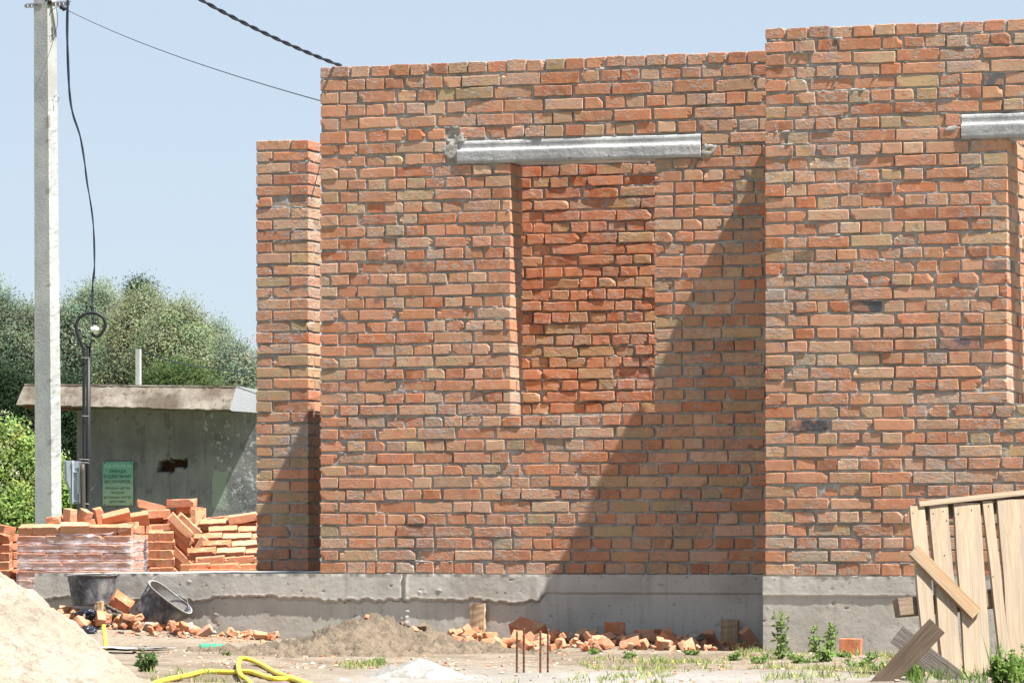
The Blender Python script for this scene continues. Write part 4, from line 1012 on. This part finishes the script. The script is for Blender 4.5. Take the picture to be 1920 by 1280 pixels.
a = Acc(); pts = [lu(x, y, -.03) for x, y in ((120, 15), (110, 14), (100, 20), (93, 32), (88, 48), (88, 60), (92, 67), (99, 68), (106, 60), (110, 45), (110, 30), (107, 16))]
tube(a, spline(pts, 6), .0042, 6); a.obj('wire_coil', root, [M_CABLE])
a = Acc(); pts = [lu(x, y, .03) for x, y in ((98, 183), (103, 179), (108, 182), (107, 189), (101, 190))]; tube(a, spline(pts, 5), .006, 6); a.obj('steel_hook', root, [M_STEEL])

# wires
def wire(name, pts, r, mat, lab, cat='wire', seg=6):
    a = Acc(); tube(a, pts, r, seg); o = a.obj(name, None, [mat]); return tag(o, lab, cat)
p0 = P(123, 18, ZU); p1 = P(655, 204, 29.6)
pts = [p0 + (p1 - p0) * t - Vector((0, 0, .25 * 4 * t * (1 - t) * .3)) for t in np.linspace(0, 1, 40)]
wire('overhead_wire', pts, .0045, M_CABLE, 'thin wire running from the tall pole down behind the house wall')
wire('overhead_wire', [P(94, 3, ZU - .1), P(40, -4, ZU + 4), P(-60, -20, ZU + 12)], .0045, M_CABLE, 'thin wire leaving the tall pole to the left at the top edge')
# twisted cable
pe = P(640, 124, 28.1); ps = P(100, -190, 22.5)
mid = P(375, -1, 25.2)
base = []
for t in np.linspace(0, 1, 420):
    q0 = ps * (1 - t) ** 2 + (2 * mid - (ps + pe) * .5) * 2 * t * (1 - t) + pe * t * t; base.append(q0)
a = Acc()
for ph in (0, math.pi):
    pts = []
    for i, b in enumerate(base):
        th = i * .20 + ph; pts.append(b + RGT * math.cos(th) * .0066 * .5 + UP * (math.sin(th) * .0066))
    tube(a, pts, .0066, 7)
o = a.obj('twisted_cable', None, [M_CABLE]); tag(o, 'thick twisted black cable coming down to the top corner of the brick wall', 'cable')

# ------------------------------------------------------------------ meter post and drop cable
ZM = 52.0; SM = FPX / ZM
pm0 = P(162, 1100, ZM); pm0.z = -.45
root = empty('meter_post', pm0, 'thin black post with a grey meter box in front of the shed', 'meter post'); root.rotation_euler = (0, 0, A)
def lm(px, py, dy=0):
    p = Matrix.Rotation(-A, 3, 'Z') @ (P(px, py, ZM) - pm0); return Vector((p.x, p.y + dy, p.z))
a = Acc(); tube(a, [lm(165, 1130), lm(165, 900), lm(166, 649)], .028, 12); a.obj('post', root, [M_BLACK])
a = Acc(); pts = [lm(x, y, -.05) for x, y in ((158, 1120), (158, 960), (158, 800), (158, 665), (155, 648), (147, 628), (143.5, 612), (149, 597), (162, 588.5), (178, 587), (191, 593), (198, 604), (197, 615), (190, 626), (183, 631), (176, 629), (173, 624))]
tube(a, spline(pts, 7), .020, 10); a.obj('conduit_loop', root, [M_BLACK])
a = Acc(); tube(a, spline([lm(170, 664, -.03), lm(170, 650, -.03), lm(171, 641, -.03), (lm(176, 638.5, -.03)), lm(179, 641, -.03)], 5), .009, 8); a.obj('steel_hook', root, [M_BLACK])
a = Acc(); tube(a, spline([lm(156, 1125, -.1), lm(157.5, 1000, -.1), lm(156, 870, -.1)], 6), .03, 10); a.obj('brown_conduit', root, [M_BROWNP])
a = Acc()
for y in (861, 867, 944, 671, 780):
    a = Acc(); tube(a, [lm(150 if y > 800 else 155, y, -.09), lm(167, y + .5, -.09), lm(168, y + 2, -.05)], .006, 6); a.obj('clamp', root, [M_STEEL])
# meter box: bulged housing, opening side facing right
a = Acc(); V = []; ys = [863, 865, 880, 900, 912, 918, 940, 945]; lf = [121, 119.5, 119.5, 120.5, 125, 128, 130, 132]
n = len(ys)
for i, (y, l) in enumerate(zip(ys, lf)):
    xr = 138
    for (x, dy) in ((l + 2, -.02), (l, .05), (l, .17), (xr, .17), (xr, -.06), (l + 6, -.06)):
        v = lm(x, y); V.append([v.x, dy, v.z])
F = [[i * 6 + k, i * 6 + (k + 1) % 6, (i + 1) * 6 + (k + 1) % 6, (i + 1) * 6 + k] for i in range(n - 1) for k in range(6)]
F += [[0, 5, 4, 3], [0, 3, 2, 1], [(n - 1) * 6 + 0, (n - 1) * 6 + 1, (n - 1) * 6 + 2, (n - 1) * 6 + 3], [(n - 1) * 6, (n - 1) * 6 + 3, (n - 1) * 6 + 4, (n - 1) * 6 + 5]]
a.add(V, F, (.5, .5, .5, 0), 0, False); mb = a.obj('meter_box', root, [M_GREYP])
a = Acc(); v0 = lm(138.5, 943); v1 = lm(149, 864); abox(a, v0.x, v1.x, -.055, .15, v0.z, v1.z); a.obj('box_back', mb, [M_GREYP])
a = Acc()
for (x0, x1, y0, y1) in ((137, 138.6, 869, 943), (146, 149, 884, 925), (137, 149, 883.5, 885), (137, 149, 938, 939.4), (136, 139, 863, 871)):
    v0 = lm(x0, y1); v1 = lm(x1, y0); abox(a, v0.x, v1.x, -.075, -.054, v0.z, v1.z)
for k in range(9):
    v0 = lm(148.5, 889 + k * 4 + 1.6); v1 = lm(150.5, 889 + k * 4); abox(a, v0.x, v1.x, -.07, -.03, v0.z, v1.z)
a.obj('box_rib', mb, [mat_simple('light_grey_plastic', (.5, .54, .6), .4)])
cb_ = [(127, -30), (127, 0), (126, 60), (128, 130), (131, 180), (137, 215), (150, 255), (158, 300), (163, 340), (172, 395), (176, 440), (177, 500), (174, 530), (173, 560), (173, 590), (176, 608), (178, 618)]
top = P(95, -60, 55.2)
pts = spline([top, P(115, -48, 53)] + [P(x, y, ZM + .0) for x, y in cb_], 8)
a = Acc()
for ph in (0, math.pi):
    pp = []
    for i, b in enumerate(pts):
        w = .004 + .010 * min(1, max(0, (i - 95) / 40.)); pp.append(b + RGT * math.cos(i * .32 + ph) * w + FWD * math.sin(i * .32 + ph) * w)
    tube(a, pp, [max(.0075, .017 - .00011 * i) for i in range(len(pp))], 7)
o = a.obj('drop_cable', None, [mat_simple('drop_cable_black', (.02, .03, .055), .35)]); tag(o, 'slack dark cable hanging from above the frame down to the black conduit loop', 'cable')
a = Acc(); c = P(178, 617, ZM - .06); tube(a, [c + RGT * -.045, c + RGT * -.02, c + RGT * .03, c + RGT * .05], [.022, .034, .03, .012], 10); tube(a, [c + UP * .05, c - UP * .06], .018, 8)
o = a.obj('cable_clamp', None, [M_WHITEP]); tag(o, 'white plastic anchor clamp inside the black conduit loop', 'clamp')

# ------------------------------------------------------------------ concrete shed behind
ZS = 60.0; SS = FPX / ZS
ps0 = P(145, 1105, ZS + .9); ps0.z = -.45
shed = empty('concrete_shed', ps0, 'old grey concrete shed with a mossy sloped roof edge', 'shed')
Sx = lambda px, py, yl: (lambda o, d: o + d * ((yl - o.y) / d.y))(CAM - ps0, ray(px, py))
xr = Sx(560, 900, 0).x; zt = Sx(300, 762, 0).z + .02
a = Acc(); nu = 190; nz = 130
U = np.linspace(0, xr, nu)[:, None] * np.ones((1, nz)); Z = np.linspace(-.1, zt, nz)[None, :] * np.ones((nu, 1))
y = .004 * fbm(U * 3, Z * 3, 0, 3, 3) + .003 * fbm(U * 20, Z * 20, 0, 4, 3)
def srect(x0, x1, y0, y1, nsc=9, amp=.03):
    p0 = Sx(x0, y1, 0); p1 = Sx(x1, y0, 0); nx_ = amp * fbm(U * nsc, Z * nsc, 0, x0, 3)
    return (U + nx_ > p0.x) & (U + nx_ < p1.x) & (Z + nx_ > p0.z) & (Z + nx_ < p1.z)
hole = srect(293, 325, 866, 887, 9, .05) | srect(317, 350, 860, 876, 9, .04)
y = np.where(hole, .22, y)
seam = np.abs(U - Sx(317, 900, 0).x) < .012; y = np.where(seam & ~hole, y + .012, y)
C4 = np.zeros(U.shape + (4,)); 
pp = srect(398, 429, 880, 952, 5, .09); C4[pp] = (.28, .33, .27, .7)
ps_ = (fbm(U * 26, Z * 20, 0, 8, 3) > .3) & (U + (Z - 1.) * .45 > Sx(455, 900, 0).x - .02); C4[ps_] = (.40, .41, .43, .7)
pd = (fbm(U * 8, Z * 8, 0, 12, 4) > .47); C4[pd & ~pp] = (.10, .10, .105, .5)
ph_ = srect(165, 180, 900, 925, 30, .12) & (fbm(U * 30, Z * 30, 0, 9, 2) > 0); C4[ph_] = (.4, .41, .43, .7)
C4[hole] = (.07, .035, .022, 1)
a.add(np.stack([U, y, Z], -1).reshape(-1, 3), grid_faces(nu, nz), C4.reshape(-1, 4))
abox(a, -.01, .006, .0, 2.2, -.1, zt, (0, 0, 0, 0)); abox(a, .006, xr, .25, 2.2, -.1, zt, (0, 0, 0, 0)); abox(a, xr, xr + .015, -.0, 2.2, -.1, zt, (0, 0, 0, 0))
a.obj('wall', shed, [M_SHED])
OV = -1.15
f0 = Sx(30, 758, OV); f1 = Sx(431, 768, OV); t0 = Sx(46, 719, OV + .28); t1 = Sx(443, 723, OV + .28)
n = 120
a = Acc(); V = []
cols4 = []
for i in range(n):
    t = i / (n - 1)
    b_ = f0 + (f1 - f0) * t; c_ = t0 + (t1 - t0) * t
    rows_ = [Vector((b_.x, b_.y, b_.z - .0)), b_ * .66 + c_ * .34, b_ * .33 + c_ * .67, c_ - Vector((0, .0, .028)), c_ + Vector((0, -.012, -.024)), c_ + Vector((0, -.004, 0))]
    back_t = Vector((c_.x, 2.5, c_.z - .1 - .0)); back_b = Vector((b_.x, 2.5, b_.z)); u_ = Vector((b_.x, b_.y + .08, b_.z - .012))
    ringv = rows_ + [back_t, back_b, u_]
    for j, v in enumerate(ringv):
        V.append([v.x, v.y + (.008 * float(vnoise(t * 60, j * 2.3, 0, 3)) if j < 5 else 0), v.z + (.01 * float(vnoise(t * 40, j, 0, 5)) if j in (0, 8) else 0)])
k = 9
F = [[i * k + j, (i + 1) * k + j, (i + 1) * k + (j + 1) % k, i * k + (j + 1) % k] for i in range(n - 1) for j in range(k)]
a.add(V, F, (0, 0, 0, 0), 0, False)
rv = np.array(V[-k:]); a.add(np.vstack([rv]), [[0, 1, 2, 8], [2, 3, 7, 8], [3, 4, 5, 7], [5, 6, 7, 7]][:3], (.27, .28, .30, .9), 0, False); a.add(rv, [[5, 6, 7, 3]], (.27, .28, .30, .9), 0, False)  # right end coloured paler to stand for sun falling on it
lv = np.array(V[:k]); a.add(lv, [[8, 2, 1, 0], [8, 7, 3, 2], [7, 6, 5, 3]], (0, 0, 0, 0), 0, False)
a.obj('roof', shed, [M_ROOF])
a = Acc(); b0 = Sx(112, 766, -.4); abox(a, -.35, .1, -1.0, .05, zt - .06, zt - .02, (.3, .2, .15, 0)); a.obj('roof_bracket', shed, [M_RUST])
# right roof end above: sunlight put into its paler colour
a = Acc(); e0 = Vector(V[-k]); 
# sign on the shed wall
s0 = Sx(193, 947, -.02); s1 = Sx(250, 865, -.02); W = s1.x - s0.x; Hs = s1.z - s0.z
sign = empty('sign_board', ps0 + Vector((s0.x, -.03, s0.z)), 'green rental notice with dark Ukrainian lettering fixed to the shed wall', 'sign')
a = Acc(); abox(a, 0, W, 0, .008, 0, Hs); a.obj('panel', sign, [M_SIGN])
font_lines = [('050-999-45-46', .098, .082, M_SIGNPALE, .88), ('ОРЕНДА', .225, .088, M_SIGNTXT, .54), ('БУДІВЕЛЬНИХ', .345, .088, M_SIGNTXT, .92), ('ВАГОНЧИКІВ,', .46, .088, M_SIGNTXT, .86),
              ('ПРОДАЖ ЦЕГЛИ,', .612, .062, M_SIGNTXT, .82), ('ПРОДАЖ', .715, .062, M_SIGNTXT, .45), ('БЕТОННИХ КРУГІВ,', .82, .055, M_SIGNTXT, .92), ('ДОСТАВКА', .92, .062, M_SIGNTXT, .56)]
for txt, fy, hh, m, fw in font_lines:
    cu = bpy.data.curves.new('t', 'FONT'); cu.body = txt; cu.size = 1; cu.align_x = 'CENTER'; cu.align_y = 'CENTER'; cu.offset = .012; cu.resolution_u = 4
    if txt.startswith('ПРОДАЖ') or txt[0] == 'Д': pass
    to = bpy.data.objects.new('t', cu); col.objects.link(to)
    bpy.context.view_layer.update()
    me = bpy.data.meshes.new_from_object(to.evaluated_get(bpy.context.evaluated_depsgraph_get())); bpy.data.objects.remove(to)
    co = np.zeros(len(me.vertices) * 3); me.vertices.foreach_get('co', co); co = co.reshape(-1, 3)
    mn = co.min(0); mx = co.max(0); wx = mx[0] - mn[0]; hy = mx[1] - mn[1]
    x = (co[:, 0] - (mn[0] + mx[0]) / 2) / wx * fw * W + W / 2; z = (co[:, 1] - (mn[1] + mx[1]) / 2) / hy * hh * Hs + Hs * (1 - fy)
    me.vertices.foreach_set('co', np.stack([x, np.full(len(x), -.0025), z], -1).ravel()); me.update(); link('lettering', me, sign, [m])
a = Acc()
for (u_, w_) in ((.06, .03), (.94, .03), (.06, .97), (.94, .97)): tube(a, [(W * u_, .0, Hs * w_), (W * u_, -.006, Hs * w_)], .008, 8)
a.obj('screw_heads', sign, [M_BLACK])

# far pole
fp = P(254, 1060, 100); fp.z = -.45; zt_ = P(254, 654, 100).z
a = Acc(); V = []
for z in (0, zt_ + .45):
    for (x, y) in ((0, 0), (.10, 0), (.10, .14), (0, .14)): V.append([x, y, z])
F = [[k, (k + 1) % 4, 4 + (k + 1) % 4, 4 + k] for k in range(4)] + [[4, 5, 6, 7]]
a.add(V, F, (0, 0, 0, 0), 0, False); o = a.obj('utility_pole', None, [M_POLE]); o.location = fp; o.rotation_euler = (0, 0, .1); tag(o, 'short distant white concrete post rising behind the shed roof', 'utility pole')
wire('overhead_wire', [P(267, 661, 99.8), P(340, 682, 92), P(480, 701, 84), P(700, 720, 78)], .012, M_CABLE, 'dark wire sloping from the distant post towards the brick pier')

# ------------------------------------------------------------------ vegetation
def leaf_quads(acc, c, d, w, L, colr, nrm=None):
    """c (n,3) base, d (n,3) unit dirs; blade quads with pointed ends (kite)"""
    n = len(c); r = RNG.normal(size=(n, 3)); s = np.cross(d, r); s /= np.linalg.norm(s, axis=1, keepdims=True) + 1e-9
    L = np.broadcast_to(np.asarray(L, float), (n,))[:, None]; w = np.broadcast_to(np.asarray(w, float), (n,))[:, None]
    v = np.stack([c, c + d * L * .45 + s * w, c + d * L, c + d * L * .45 - s * w], 1).reshape(-1, 3)
    f = np.arange(n * 4).reshape(n, 4); acc.add(v, f, np.repeat(colr, 4, axis=0), 0, False)
def foliage(acc, ctr, rad, ncl, per, leafL, leafW, cbase, droop=.6, clr=.32, seed=0, var=.35, hollow=.55):
    r = np.random.default_rng(seed); ctr = np.array(ctr)
    d = r.normal(size=(ncl, 3)); d /= np.linalg.norm(d, axis=1, keepdims=True)
    lump = 1 + .28 * fbm(d[:, 0] * 2.1 + seed, d[:, 1] * 2.1, d[:, 2] * 2.1, seed, 3)
    rr = (hollow + (1 - hollow) * r.random(ncl) ** .6) * lump
    cc = ctr + d * rr[:, None] * np.array(rad)
    ccol = np.array(cbase) * (1 + var * (r.random((ncl, 1)) - .5) * 2.2) * (1 + .12 * r.normal(size=(ncl, 3)) * np.array([1, .4, .8]))
    for j in range(ncl):
        pass
    idx = np.repeat(np.arange(ncl), per); n = len(idx)
    off = r.normal(size=(n, 3)) * clr * np.array([1, 1, .8]); p = cc[idx] + off
    bd = d[idx] * .5 + r.normal(size=(n, 3)) * .6 + np.array([0, 0, -droop]) + np.repeat(r.normal(size=(ncl, 3)) * .5, per, axis=0)
    bd /= np.linalg.norm(bd, axis=1, keepdims=True)
    cl = np.clip(ccol[idx] * (1 + .10 * r.normal(size=(n, 1))), .005, .6)
    cl = np.hstack([cl, np.zeros((n, 1))])
    Nn = d[idx] * 1.0 + np.array([0, 0, .35]) + off / (clr + 1e-6) * .35 + r.normal(size=(n, 3)) * .4
    s = np.cross(bd, Nn); s /= np.linalg.norm(s, axis=1, keepdims=True) + 1e-9
    L = (leafL * r.uniform(.6, 1.3, n))[:, None]; w = (leafW * r.uniform(.7, 1.3, n))[:, None]
    v = np.stack([p, p + bd * L * .4 + s * w, p + bd * L, p + bd * L * .4 - s * w], 1).reshape(-1, 3)
    acc.add(v, np.arange(n * 4).reshape(n, 4), np.repeat(cl, 4, axis=0), 0, False)
def tree(px, pytop, halfw, Z, lab, colr, lobes=6, dens=1.0, seed=0, droop=.6, base_py=None, crownb=930, leafL=.10, leafW=.017):
    s = FPX / Z; b = P(px, 1050, Z); b.z = -.45; zt = P(px, pytop, Z).z; zb = P(px, crownb, Z).z
    root = empty('willow_tree' if droop > .3 else 'broadleaf_tree', b, lab, 'tree'); H = zt + .45; hw = halfw / s
    r = random.Random(seed); a = Acc(); tube(a, spline([(0, 0, -.1), (.1, 0, H * .3), (-.05, .1, H * .6), (.05, 0, H * .85)], 5), [max(.03, .2 * (1 - i / 17)) for i in range(16)], 8)
    for k in range(6):
        an = r.uniform(0, 6.28); z0 = H * r.uniform(.25, .6); tube(a, spline([(0, 0, z0), (hw * .35 * math.cos(an), hw * .35 * math.sin(an), z0 + H * .15), (hw * .7 * math.cos(an), hw * .7 * math.sin(an), z0 + H * .22)], 4), [.08 - .007 * i for i in range(9)], 6)
    a.obj('trunk', root, [M_BARK])
    a = Acc(); hc = (zt - zb)
    ncl = int(150 * dens)
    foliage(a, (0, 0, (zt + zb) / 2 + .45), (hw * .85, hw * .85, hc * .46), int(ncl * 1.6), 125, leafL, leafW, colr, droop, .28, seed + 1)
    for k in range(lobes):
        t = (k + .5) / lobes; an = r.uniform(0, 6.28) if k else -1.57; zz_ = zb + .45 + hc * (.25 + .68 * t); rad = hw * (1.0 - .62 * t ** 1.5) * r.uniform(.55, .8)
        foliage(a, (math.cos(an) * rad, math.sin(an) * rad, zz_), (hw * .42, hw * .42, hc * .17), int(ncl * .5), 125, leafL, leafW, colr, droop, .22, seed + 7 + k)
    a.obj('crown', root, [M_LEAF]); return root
WL = (.235, .285, .20); WG = (.265, .305, .185); WD = (.17, .215, .145)  # distance haze put into the willow colours: paler, bluer leaves
tree(15, 545, 95, 128, 'tall willow at the far left edge behind the pole', WD, 6, 1.25, 1, droop=.5)
tree(85, 575, 70, 140, 'dark willow top rising directly behind the concrete pole', WD, 5, 1.0, 2)
tree(150, 545, 72, 132, 'grey green willow just right of the concrete pole', WL, 6, 1.1, 3)
tree(205, 548, 62, 138, 'willow crown directly above the black conduit loop', WL, 6, 1.0, 4)
tree(250, 552, 80, 128, 'broad willow crown behind the distant white post', WG, 7, 1.3, 5)
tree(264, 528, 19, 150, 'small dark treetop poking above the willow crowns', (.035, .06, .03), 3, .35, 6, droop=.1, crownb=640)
tree(325, 578, 78, 126, 'yellowish willow right of the distant white post', WG, 7, 1.3, 7)
tree(385, 612, 62, 133, 'lower willow descending towards the brick pier', WL, 6, 1.0, 8)
tree(445, 655, 58, 126, 'last willow beside the left edge of the brick pier', WL, 6, 1.0, 9)
tree(350, 690, 120, 120, 'bushy low growth of green trees just behind the shed roof', (.09, .13, .05), 6, 1.1, 10, droop=.3, crownb=900)
tree(500, 700, 70, 130, 'low willow mostly hidden by the brick pier', WL, 5, .8, 11)
tree(20, 700, 80, 110, 'dark-leaved tree below the left willow', (.03, .052, .025), 5, 1.2, 12, droop=.3, crownb=960)  # leaf colour much darker than the willows
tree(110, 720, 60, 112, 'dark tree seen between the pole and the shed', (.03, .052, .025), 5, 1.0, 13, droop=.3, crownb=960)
def shrub(px, pytop, halfw, Z, lab, colr, seed, flowers=False, name='elder_shrub'):
    s = FPX / Z; b = P(px, 1100, Z); b.z = -.45; zt = P(px, pytop, Z).z + .45; hw = halfw / s
    root = empty(name, b, lab, 'shrub'); a = Acc()
    for k in range(7):
        an = k * .9; tube(a, [(0, 0, 0), (hw * .4 * math.cos(an), hw * .4 * math.sin(an), zt * .5), (hw * .6 * math.cos(an), hw * .6 * math.sin(an), zt * .85)], [.02, .014, .006], 6)
    a.obj('stem', root, [M_BARK]); a = Acc()
    foliage(a, (0, 0, zt * .55), (hw, hw, zt * .47), 330, 60, .07, .020, colr, .15, .1, seed, .5, .35)
    foliage(a, (0, 0, zt * .2), (hw * 1.1, hw, zt * .28), 130, 60, .07, .020, colr, .15, .1, seed + 1, .5, .35)
    a.obj('crown', root, [M_LEAF])
    if flowers:
        a = Acc(); foliage(a, (0, 0, zt * .62), (hw * 1.02, hw * 1.02, zt * .46), 90, 26, .022, .011, (.62, .62, .42), 0, .045, seed + 3, .2, .85); a.obj('blossom', root, [M_LEAF])
    return root
shrub(10, 805, 75, 63, 'light green flowering bush at the left edge above the bricks', (.27, .36, .11), 21, True)
shrub(85, 850, 55, 66, 'light green flowering bush behind the foot of the concrete pole', (.25, .34, .11), 22, True)
shrub(125, 905, 30, 64, 'small green bush between the pole and the meter box', (.24, .34, .10), 23, False)
shrub(35, 920, 60, 60, 'low green bush just above the left brick stack', (.22, .31, .09), 24, False)

def weed(px, Z, h, lab, seed, colr=(.21, .30, .10), nst=5, spread=.05, leaf=.022, name='weed_plant', onY_=None, lw=.27, group=None):
    r = np.random.default_rng(seed); b = P(px, 1200, Z) if onY_ is None else onY(px, 1200, onY_); b.z = ghs(b.x, b.y) - .005
    root = empty(name, b, lab, 'weed', group); a = Acc(); st = Acc()
    for k in range(nst):
        an = r.uniform(0, 6.28); sp = spread * r.uniform(.2, 1); hh = h * (r.uniform(.45, 1) if k else 1)
        p0 = Vector((sp * .3 * math.cos(an), sp * .3 * math.sin(an), 0)); p1 = Vector((sp * math.cos(an), sp * math.sin(an), hh)); pts = spline([p0, p0 * .5 + p1 * .5 + Vector((r.normal() * .008, 0, 0)), p1], 5)
        tube(st, pts, [.0028 * (1 - i / 14) for i in range(len(pts))], 5)
        m = int(9 + hh * 95); t = r.random(m) ** .8; base = np.array([list(p0 + (p1 - p0) * float(q_)) for q_ in t])
        d = r.normal(size=(m, 3)); d[:, 2] = np.abs(d[:, 2]) * .5 + .15; d /= np.linalg.norm(d, axis=1, keepdims=True)
        cl = np.clip(np.array(colr) * (1 + .3 * r.normal(size=(m, 1))), .01, .5); L = leaf * (1.35 - t * .7) * r.uniform(.6, 1.4, m)
        leaf_quads(a, base, d, L * lw, L, np.hstack([cl, np.zeros((m, 1))])); d2 = d + r.normal(size=(m, 3)) * .5; d2 /= np.linalg.norm(d2, axis=1, keepdims=True)
        leaf_quads(a, base + d * L[:, None] * .5, d2, L * lw * .8, L * .8, np.hstack([cl, np.zeros((m, 1))]))
    st.obj('stem', root, [M_GRASS]) if False else None
    a2 = st; a2.c = [np.tile([.12, .17, .06, 0], (len(c), 1)) for c in a2.c]; a2.obj('stem', root, [M_GRASS]); a.obj('foliage', root, [M_LEAF]); return root
GY_ = onY
weed(1462, 24.6, .27, 'tall leafy green weed at the right foundation corner', 31, nst=5, spread=.05, leaf=.03)
weed(1545, 24.3, .21, 'leafy green weed in front of the right foundation', 32, nst=8, spread=.09, leaf=.035)
weed(1500, 24.0, .08, 'low green weed between the two taller weeds', 33, nst=7, spread=.12, leaf=.028)
weed(1605, 23.6, .07, 'low green weed near the crossed boards', 34, nst=7, spread=.14, leaf=.026)
weed(1655, 22.4, .07, 'low green weed left of the crossed boards', 39, nst=7, spread=.12, leaf=.026)
weed(1715, 20.6, .09, 'leafy weed under the crossed boards', 35, nst=9, spread=.08, leaf=.036)
weed(1905, 20.2, .19, 'dense leafy weed in front of the pallet at the lower right corner', 36, nst=11, spread=.13, leaf=.034, lw=.22, colr=(.18, .29, .07))
weed(1880, 20.0, .12, 'leafy weed at the foot of the narrow pallet board', 37, nst=9, spread=.07, leaf=.04, colr=(.2, .3, .08))
weed(276, 21.6, .11, 'small dark green weed on the sand by the heap', 38, colr=(.11, .17, .06), nst=10, spread=.055, leaf=.034, lw=.22)
weed(424, 25.0, .035, 'tiny green seedling below the green bottle', 40, nst=4, spread=.03, leaf=.02)
weed(700, 22.8, .05, 'small tuft of green leaves at the foot of the dirt mound', 41, nst=8, spread=.07, leaf=.03, lw=.14)
weed(630, 25.6, .05, 'small green sprout on the left of the dirt mound', 42, nst=5, spread=.05, leaf=.03, lw=.2)
# grass
acc = Acc(); n = 0
def grass(px0, px1, py0, py1, cnt, hmin, hmax, cl=(.27, .32, .13), tuft=12):
    global n
    for k in range(cnt):
        px = random.uniform(px0, px1); py = random.uniform(py0, py1); p = onZ(px, py, -.45)
        if p.x > XR - .06 and p.y > YR - .06 or p.y > -.06: continue
        if float(vnoise(p.x * 2.3, p.y * 2.3, 0, 88)) + float(vnoise(p.x * 7, p.y * 7, 0, 89)) * .5 < .0: continue
        z = ghs(p.x, p.y); m = tuft; r = RNG
        base = np.array([p.x, p.y, z - .004]) + np.hstack([r.normal(0, .016, (m, 2)), np.zeros((m, 1))])
        d = np.hstack([r.normal(0, .45, (m, 2)), np.ones((m, 1))]); d /= np.linalg.norm(d, axis=1, keepdims=True)
        L = r.uniform(hmin, hmax, m); c = np.array(cl) * r.uniform(.6, 1.3, (m, 1)) * np.where(r.random((m, 1)) < .25, np.array([[1.9, 1.5, 1.4]]), 1)
        leaf_quads(acc, base, d, r.uniform(.0016, .0032, m), L, np.hstack([c, np.zeros((m, 1))]))
grass(1440, 1700, 1226, 1272, 330, .02, .07)
grass(1090, 1440, 1232, 1270, 230, .012, .05)
grass(1200, 1330, 1238, 1256, 130, .02, .06)
for k_, px_ in enumerate((1115, 1180, 1240, 1300, 1375, 1425, 1580, 1635)): weed(px_, 24.9 - .5 * (k_ % 3), .035 + .012 * (k_ % 3), 'tiny ground weed in the grassy strip before the foundation', 60 + k_, nst=6, spread=.06, leaf=.022, group='tiny weeds in the grassy strip')
grass(1380, 1450, 1212, 1240, 90, .02, .05)
grass(640, 720, 1240, 1262, 45, .02, .06); grass(280, 460, 1262, 1280, 30, .02, .05)
grass(1700, 1930, 1245, 1285, 160, .03, .12, (.12, .2, .05))
grass(900, 1700, 1262, 1282, 80, .015, .045)
for (px, Y) in ((1868, -6.4), (1875, -6.4), (1862, -6.2), (1890, -6.5), (1862, -6.5), (1884, -6.3)):
    p = onY(px, 1270, Y); m = 5; base = np.tile([p.x, p.y, -.46], (m, 1)); d = np.hstack([RNG.normal(0, .16, (m, 2)), np.ones((m, 1))]); d /= np.linalg.norm(d, axis=1, keepdims=True)
    leaf_quads(acc, base, d, .003, RNG.uniform(.12, .28, m), np.tile([.10, .17, .05, 0], (m, 1)))
o = acc.obj('grass', None, [M_GRASS]); tag(o, 'sparse green grass tufts growing on the sandy ground', 'grass', kind='stuff')

# ------------------------------------------------------------------ light, sky, camera
SX, SY, SZ = 1.0, -.265, 1.93
sd = Vector((SX, SY, SZ)).normalized(); el = math.asin(sd.z); rotz = math.atan2(sd.x, sd.y)
sun = bpy.data.lights.new('sun', 'SUN'); sun.energy = 5.0; sun.angle = math.radians(.53); sun.color = (1, .96, .90)
so = bpy.data.objects.new('sun', sun); col.objects.link(so); so.rotation_euler = (-sd).to_track_quat('-Z', 'Y').to_euler()
w = bpy.data.worlds.new('World'); sc.world = w; w.use_nodes = True; nt = w.node_tree
bg = nt.nodes['Background']; sk = nt.nodes.new('ShaderNodeTexSky'); sk.sky_type = 'NISHITA'; sk.sun_disc = False
sk.sun_elevation = el; sk.sun_rotation = rotz; sk.air_density = .8; sk.dust_density = .6; sk.ozone_density = 2.0; sk.altitude = 100
hz_ = nt.nodes.new('ShaderNodeMix'); hz_.data_type = 'RGBA'; hz_.inputs[0].default_value = .72     # thin even summer haze veil over the whole sky
nt.links.new(sk.outputs[0], hz_.inputs[6]); hz_.inputs[7].default_value = (4.75, 5.48, 6.3, 1)
nt.links.new(hz_.outputs[2], bg.inputs[0]); bg.inputs[1].default_value = .050
cd = bpy.data.cameras.new('camera'); co_ = bpy.data.objects.new('camera', cd); col.objects.link(co_)
co_.location = CAM; co_.rotation_euler = (math.pi / 2, 0, A)
cd.sensor_width = 36; cd.lens = FPX / 1920 * 36; cd.shift_y = (HY - 640) / 1920; cd.clip_start = .5; cd.clip_end = 4000
sc.camera = co_
vs = sc.view_settings; vs.view_transform = 'Standard'; vs.look = 'None'; vs.exposure = 1.52; vs.gamma = 1; vs.use_curve_mapping = False
